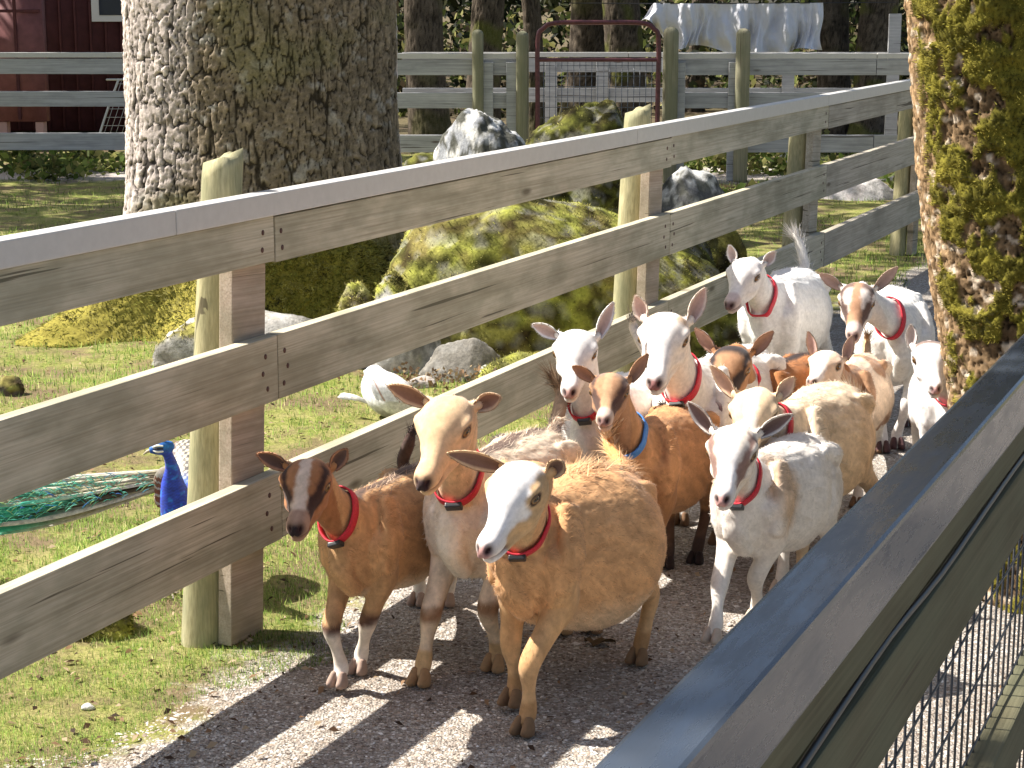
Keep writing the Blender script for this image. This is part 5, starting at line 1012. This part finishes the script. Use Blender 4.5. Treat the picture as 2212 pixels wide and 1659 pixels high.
def peacock():
    g = at_z(392, 1300); r = empty('peacock', g, 0, 'blue peacock with green and bronze train standing behind the fence post', 'peacock', 'peafowl behind the fence')
    y = g[1]; W = lambda u, v, yy: at_y(u, v, yy) - g
    rng = np.random.default_rng(5)
    mb = MB()
    hd = W(345, 968, y - .05); V, Q, T = loft([hd + [.03, .01, .004], hd, hd + [-.022, -.006, -.004]], [.014, .019, .011], [.016, .021, .012], n=16); mb.add(V, Q, T)
    V, Q, T = loft([hd + [.010, .005, -.002], W(364, 985, y - .04), W(372, 1012, y - .02), W(374, 1050, y + .0), W(386, 1100, y + .02), W(400, 1140, y + .05)], [.013, .015, .020, .034, .050, .060], [.013, .015, .021, .036, .054, .064], side=(0, 1, 0), n=20); mb.add(V, Q, T)
    V, Q, T = loft([W(404, 1138, y + .03), W(412, 1070, y + .12), W(408, 1000, y + .22), W(390, 975, y + .30)], [.05, .075, .070, .035], [.055, .080, .070, .035], side=(.8, .5, 0), n=24); mb.add(V, Q, T)
    def cf(V, n):
        t = sm(y + .045 - g[1], y + .10 - g[1], V[:, 1])[:, None]; nz = fbm(V * 60, 2, 3)[:, None]; scl = (.5 + .5 * np.sin(V[:, 2] * 620 + 2 * np.sin(V[:, 0] * 260)))[:, None]; blue = np.array([.012, .045, .46]) * (.35 + .8 * nz + .5 * scl) + np.array([.0, .10, .12]) * (nz > .62); tq = sm(hd[2] - .02, hd[2] + .01, V[:, 2])[:, None]; blue = blue * (1 - tq * .7) + np.array([.01, .16, .45]) * tq * .7
        sc_ = (np.sin(V[:, 0] * 330 + 3 * nz[:, 0]) * np.sin(V[:, 2] * 330 + V[:, 1] * 90) > .1)[:, None]; body = np.where(sc_, np.array([[.55, .50, .40]]), np.array([[.10, .09, .08]])); c = blue * (1 - t) + body * t
        lb = sm(-.02, -.06, V[:, 0] + .0)[:, None] * t; return c * (1 - .6 * lb) + np.array([.16, .05, .04]) * .6 * lb
    bird_mesh('body', mb, r, cf, .0045)
    # face marks, beak, crest, eye
    mbf = MB()
    for dz, cc in ((.010, (.8, .8, .78)), (-.006, (.8, .8, .78)), (.002, (.01, .01, .02))):
        V, Q, T = loft([hd + [.012, -.016, dz], hd + [-.004, -.0185, dz * 1.1], hd + [-.016, -.0145, dz * .6]], [.002, .0028, .002], [.0025, .0035, .002], side=(0, 1, 0), n=8, m=3); mbf.add(V, Q, T, cc)
    mbf.build('face_marking', M_FEATH, r)
    V, Q, T = loft([hd + [-.018, -.006, -.003], hd + [-.034, -.009, -.008], hd + [-.045, -.011, -.016]], [.006, .005, .0015], [.006, .0045, .0015], n=10); mk('beak', V, [Q, T], plain('beak_horn', (.35, .3, .22), .5), r)
    feathers(r, 'crest', [([hd + [.006, 0, .018], hd + [.012 + .006 * i, .002 * i, .034], hd + [.02 + .009 * i, .003 * i, .048 - .003 * i]], .003, (.02, .12, .5), np.array([0, -1, .2])) for i in range(5)])
    V, Q, T = loft([hd + [-.004, -.0165, .002], hd + [-.004, -.0205, .002]], [.0035, .002], [.0035, .002], side=(1, 0, 0), n=10, m=1); mk('eye', V, [Q, T], M_BLACK, r)
    # wing (rufous) and speckled back seen between rails
    rows = []
    for i in range(14): a = W(360 - 1.5 * i, 1010 + 4 * i, y + .12 + .005 * i); b = W(335 + i, 1045 + 4 * i, y + .13); rows.append(([a, (a + b) / 2 + [0, -.02, .01], b], .012, (.20, .07, .04) if i % 3 else (.45, .40, .32), np.array([0, -1, .5])))
    feathers(r, 'wing', rows)
    # train: long quills fanning to the lower left, green eyed fringe
    rows = []
    for i in range(60):
        f = i / 59; a = W(352 + rng.uniform(-12, 22), 1014 + 40 * f, y + .26 + rng.uniform(-.03, .03)); e = W(-160 + rng.uniform(-40, 30), 1050 + 120 * f, y + .05 + rng.uniform(-.08, .12)); m_ = (a * .5 + e * .5) + [0, 0, -.012 - .02 * f + rng.uniform(-.01, .015)]
        kind = rng.random(); base = np.array([.40, .36, .24]) if kind < .45 else (np.array([.10, .075, .045]) if kind < .72 else np.array([.62, .58, .48]))
        gr = np.array([.06, .48, .34]) * rng.uniform(.5, 1.4) if rng.random() < .6 else base * .9
        def c(t, base=base, gr=gr, q=rng.uniform(.38, .7)): s_ = sm(q - .15, q + .15, t)[:, None]; return base * (1 - s_) + gr * s_
        rows.append(([a, m_, e], rng.uniform(.005, .010), c, np.array([.1, -.7, .7])))
    feathers(r, 'train', rows)
    rows = []
    for i in range(1100):
        t = rng.random() ** .6; f = rng.random(); b = W(350 * (1 - t) - 160 * t, (1022 + 34 * f) * (1 - t) + (1035 + 130 * f) * t, y + .2 * (1 - t) + rng.uniform(-.1, .12)); d = nrm(np.array([-.8, -.1, rng.uniform(-.9, .8)])) * rng.uniform(.015, .035)
        cc = [(.06, .45, .32), (.16, .62, .46), (.03, .32, .42), (.32, .52, .18), (.03, .16, .55)][rng.choice(5, p=[.35, .25, .15, .2, .05])]; rows.append(([b, b + d * .5 + [0, 0, .003], b + d], .0010, cc, np.array([0, -1, .3])))
    feathers(r, 'train_fringe', rows)['kind'] = 'stuff'
    ML = plain('bird_leg_skin', (.42, .34, .28), .6)
    for uu, vv, yy in ((372, 1290, y), (487, 1272, y + .08)):
        f = at_z(uu, vv) - g; k = W(uu + 10, vv - 70, yy + .02); tube('leg', [k + [0, .03, .10], k, f + [0, 0, .012]], .006, ML, r, 8)
        for dx, dy in ((-.045, -.01), (-.02, -.04), (.012, -.042), (.03, .02)): tube('toe', [f + [0, 0, .010], f + [dx * .5, dy * .5, .010], f + [dx, dy, .004]], .0035, ML, r, 6, 3)
peacock()
def white_bird():
    g = at_z(835, 905); r = empty('peafowl', g, 0, 'white peafowl bent over the grass behind the bottom rail', 'peafowl', 'peafowl behind the fence'); y = g[1]; W = lambda u, v, yy: at_y(u, v, yy) - g
    mb = MB(); V, Q, T = loft([W(808, 808, y + .12), W(822, 838, y + .06), W(858, 866, y), W(893, 893, y - .02)], [.045, .095, .105, .05], [.045, .085, .085, .042], side=(0, 1, 0), n=24); mb.add(V, Q, T)
    V, Q, T = loft([W(870, 880, y), W(900, 893, y - .06), W(905, 905, y - .10)], [.03, .018, .014], [.03, .018, .012], side=(0, 1, 0), n=14); mb.add(V, Q, T)
    def cf(V, n):
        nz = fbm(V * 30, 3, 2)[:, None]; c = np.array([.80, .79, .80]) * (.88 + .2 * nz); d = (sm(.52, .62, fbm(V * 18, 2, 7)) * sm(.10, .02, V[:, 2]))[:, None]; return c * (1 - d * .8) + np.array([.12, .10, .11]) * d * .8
    bird_mesh('body', mb, r, cf, .005)
    rng = np.random.default_rng(9); rows = []
    for i in range(34):
        f = i / 33; a = W(788 + 46 * f, 800 + 6 * f, y - .05 - .03 * f); b = W(812 + 100 * f ** .7 + 6, 822 + 90 * (1 - f) * .5 + 66 * f * .8, y - .14); cc = (.80, .79, .80) if i % 9 != 2 else (.50, .34, .29)
        rows.append(([a, (a + b) / 2 + [0, -.02, .015], b], .011, cc, np.array([0, -1, .6])))
    feathers(r, 'wing', rows)
    feathers(r, 'tail', [([W(800, 872, y), W(770, 862 - i, y), W(728 + 2 * i, 858 - 2 * i, y + .01 * i)], .008, (.66, .56, .42) if i % 2 else (.75, .72, .68), np.array([0, -1, .5])) for i in range(5)])
    ML = plain('pale_leg_skin', (.5, .4, .34), .6)
    for uu in (840, 862): f = at_z(uu, 908) - g; tube('leg', [f + [0, .02, .09], f + [0, 0, .05], f + [0, 0, .004]], .005, ML, r, 8)
white_bird()

def fallen_leaf():
    g = at_z(1296, 1392); V = []; n = 9
    for i in range(n):
        t = i / (n - 1); w_ = .022 * math.sin(math.pi * t) ** .7 * (1 + .35 * math.sin(i * 2.6)); V += [(-.045 + .09 * t, -w_, .006 + .012 * t + .010 * math.cos(i)), (-.045 + .09 * t, 0, .004 + .008 * t), (-.045 + .09 * t, w_, .010 + .006 * math.sin(i * 2))]
    i = np.arange(n - 1) * 3; Q = np.vstack([np.stack([i, i + 1, i + 4, i + 3], -1), np.stack([i + 1, i + 2, i + 5, i + 4], -1)])
    o = mk('fallen_leaf', np.array(V), Q, plain('dead_leaf', (.10, .065, .03), .7, 0, .2, .4, 60)); o.location = g; o.rotation_euler = (0, 0, -.35); tag(o, 'curled dead brown leaf lying on the path behind the front goat', 'leaf')
fallen_leaf()
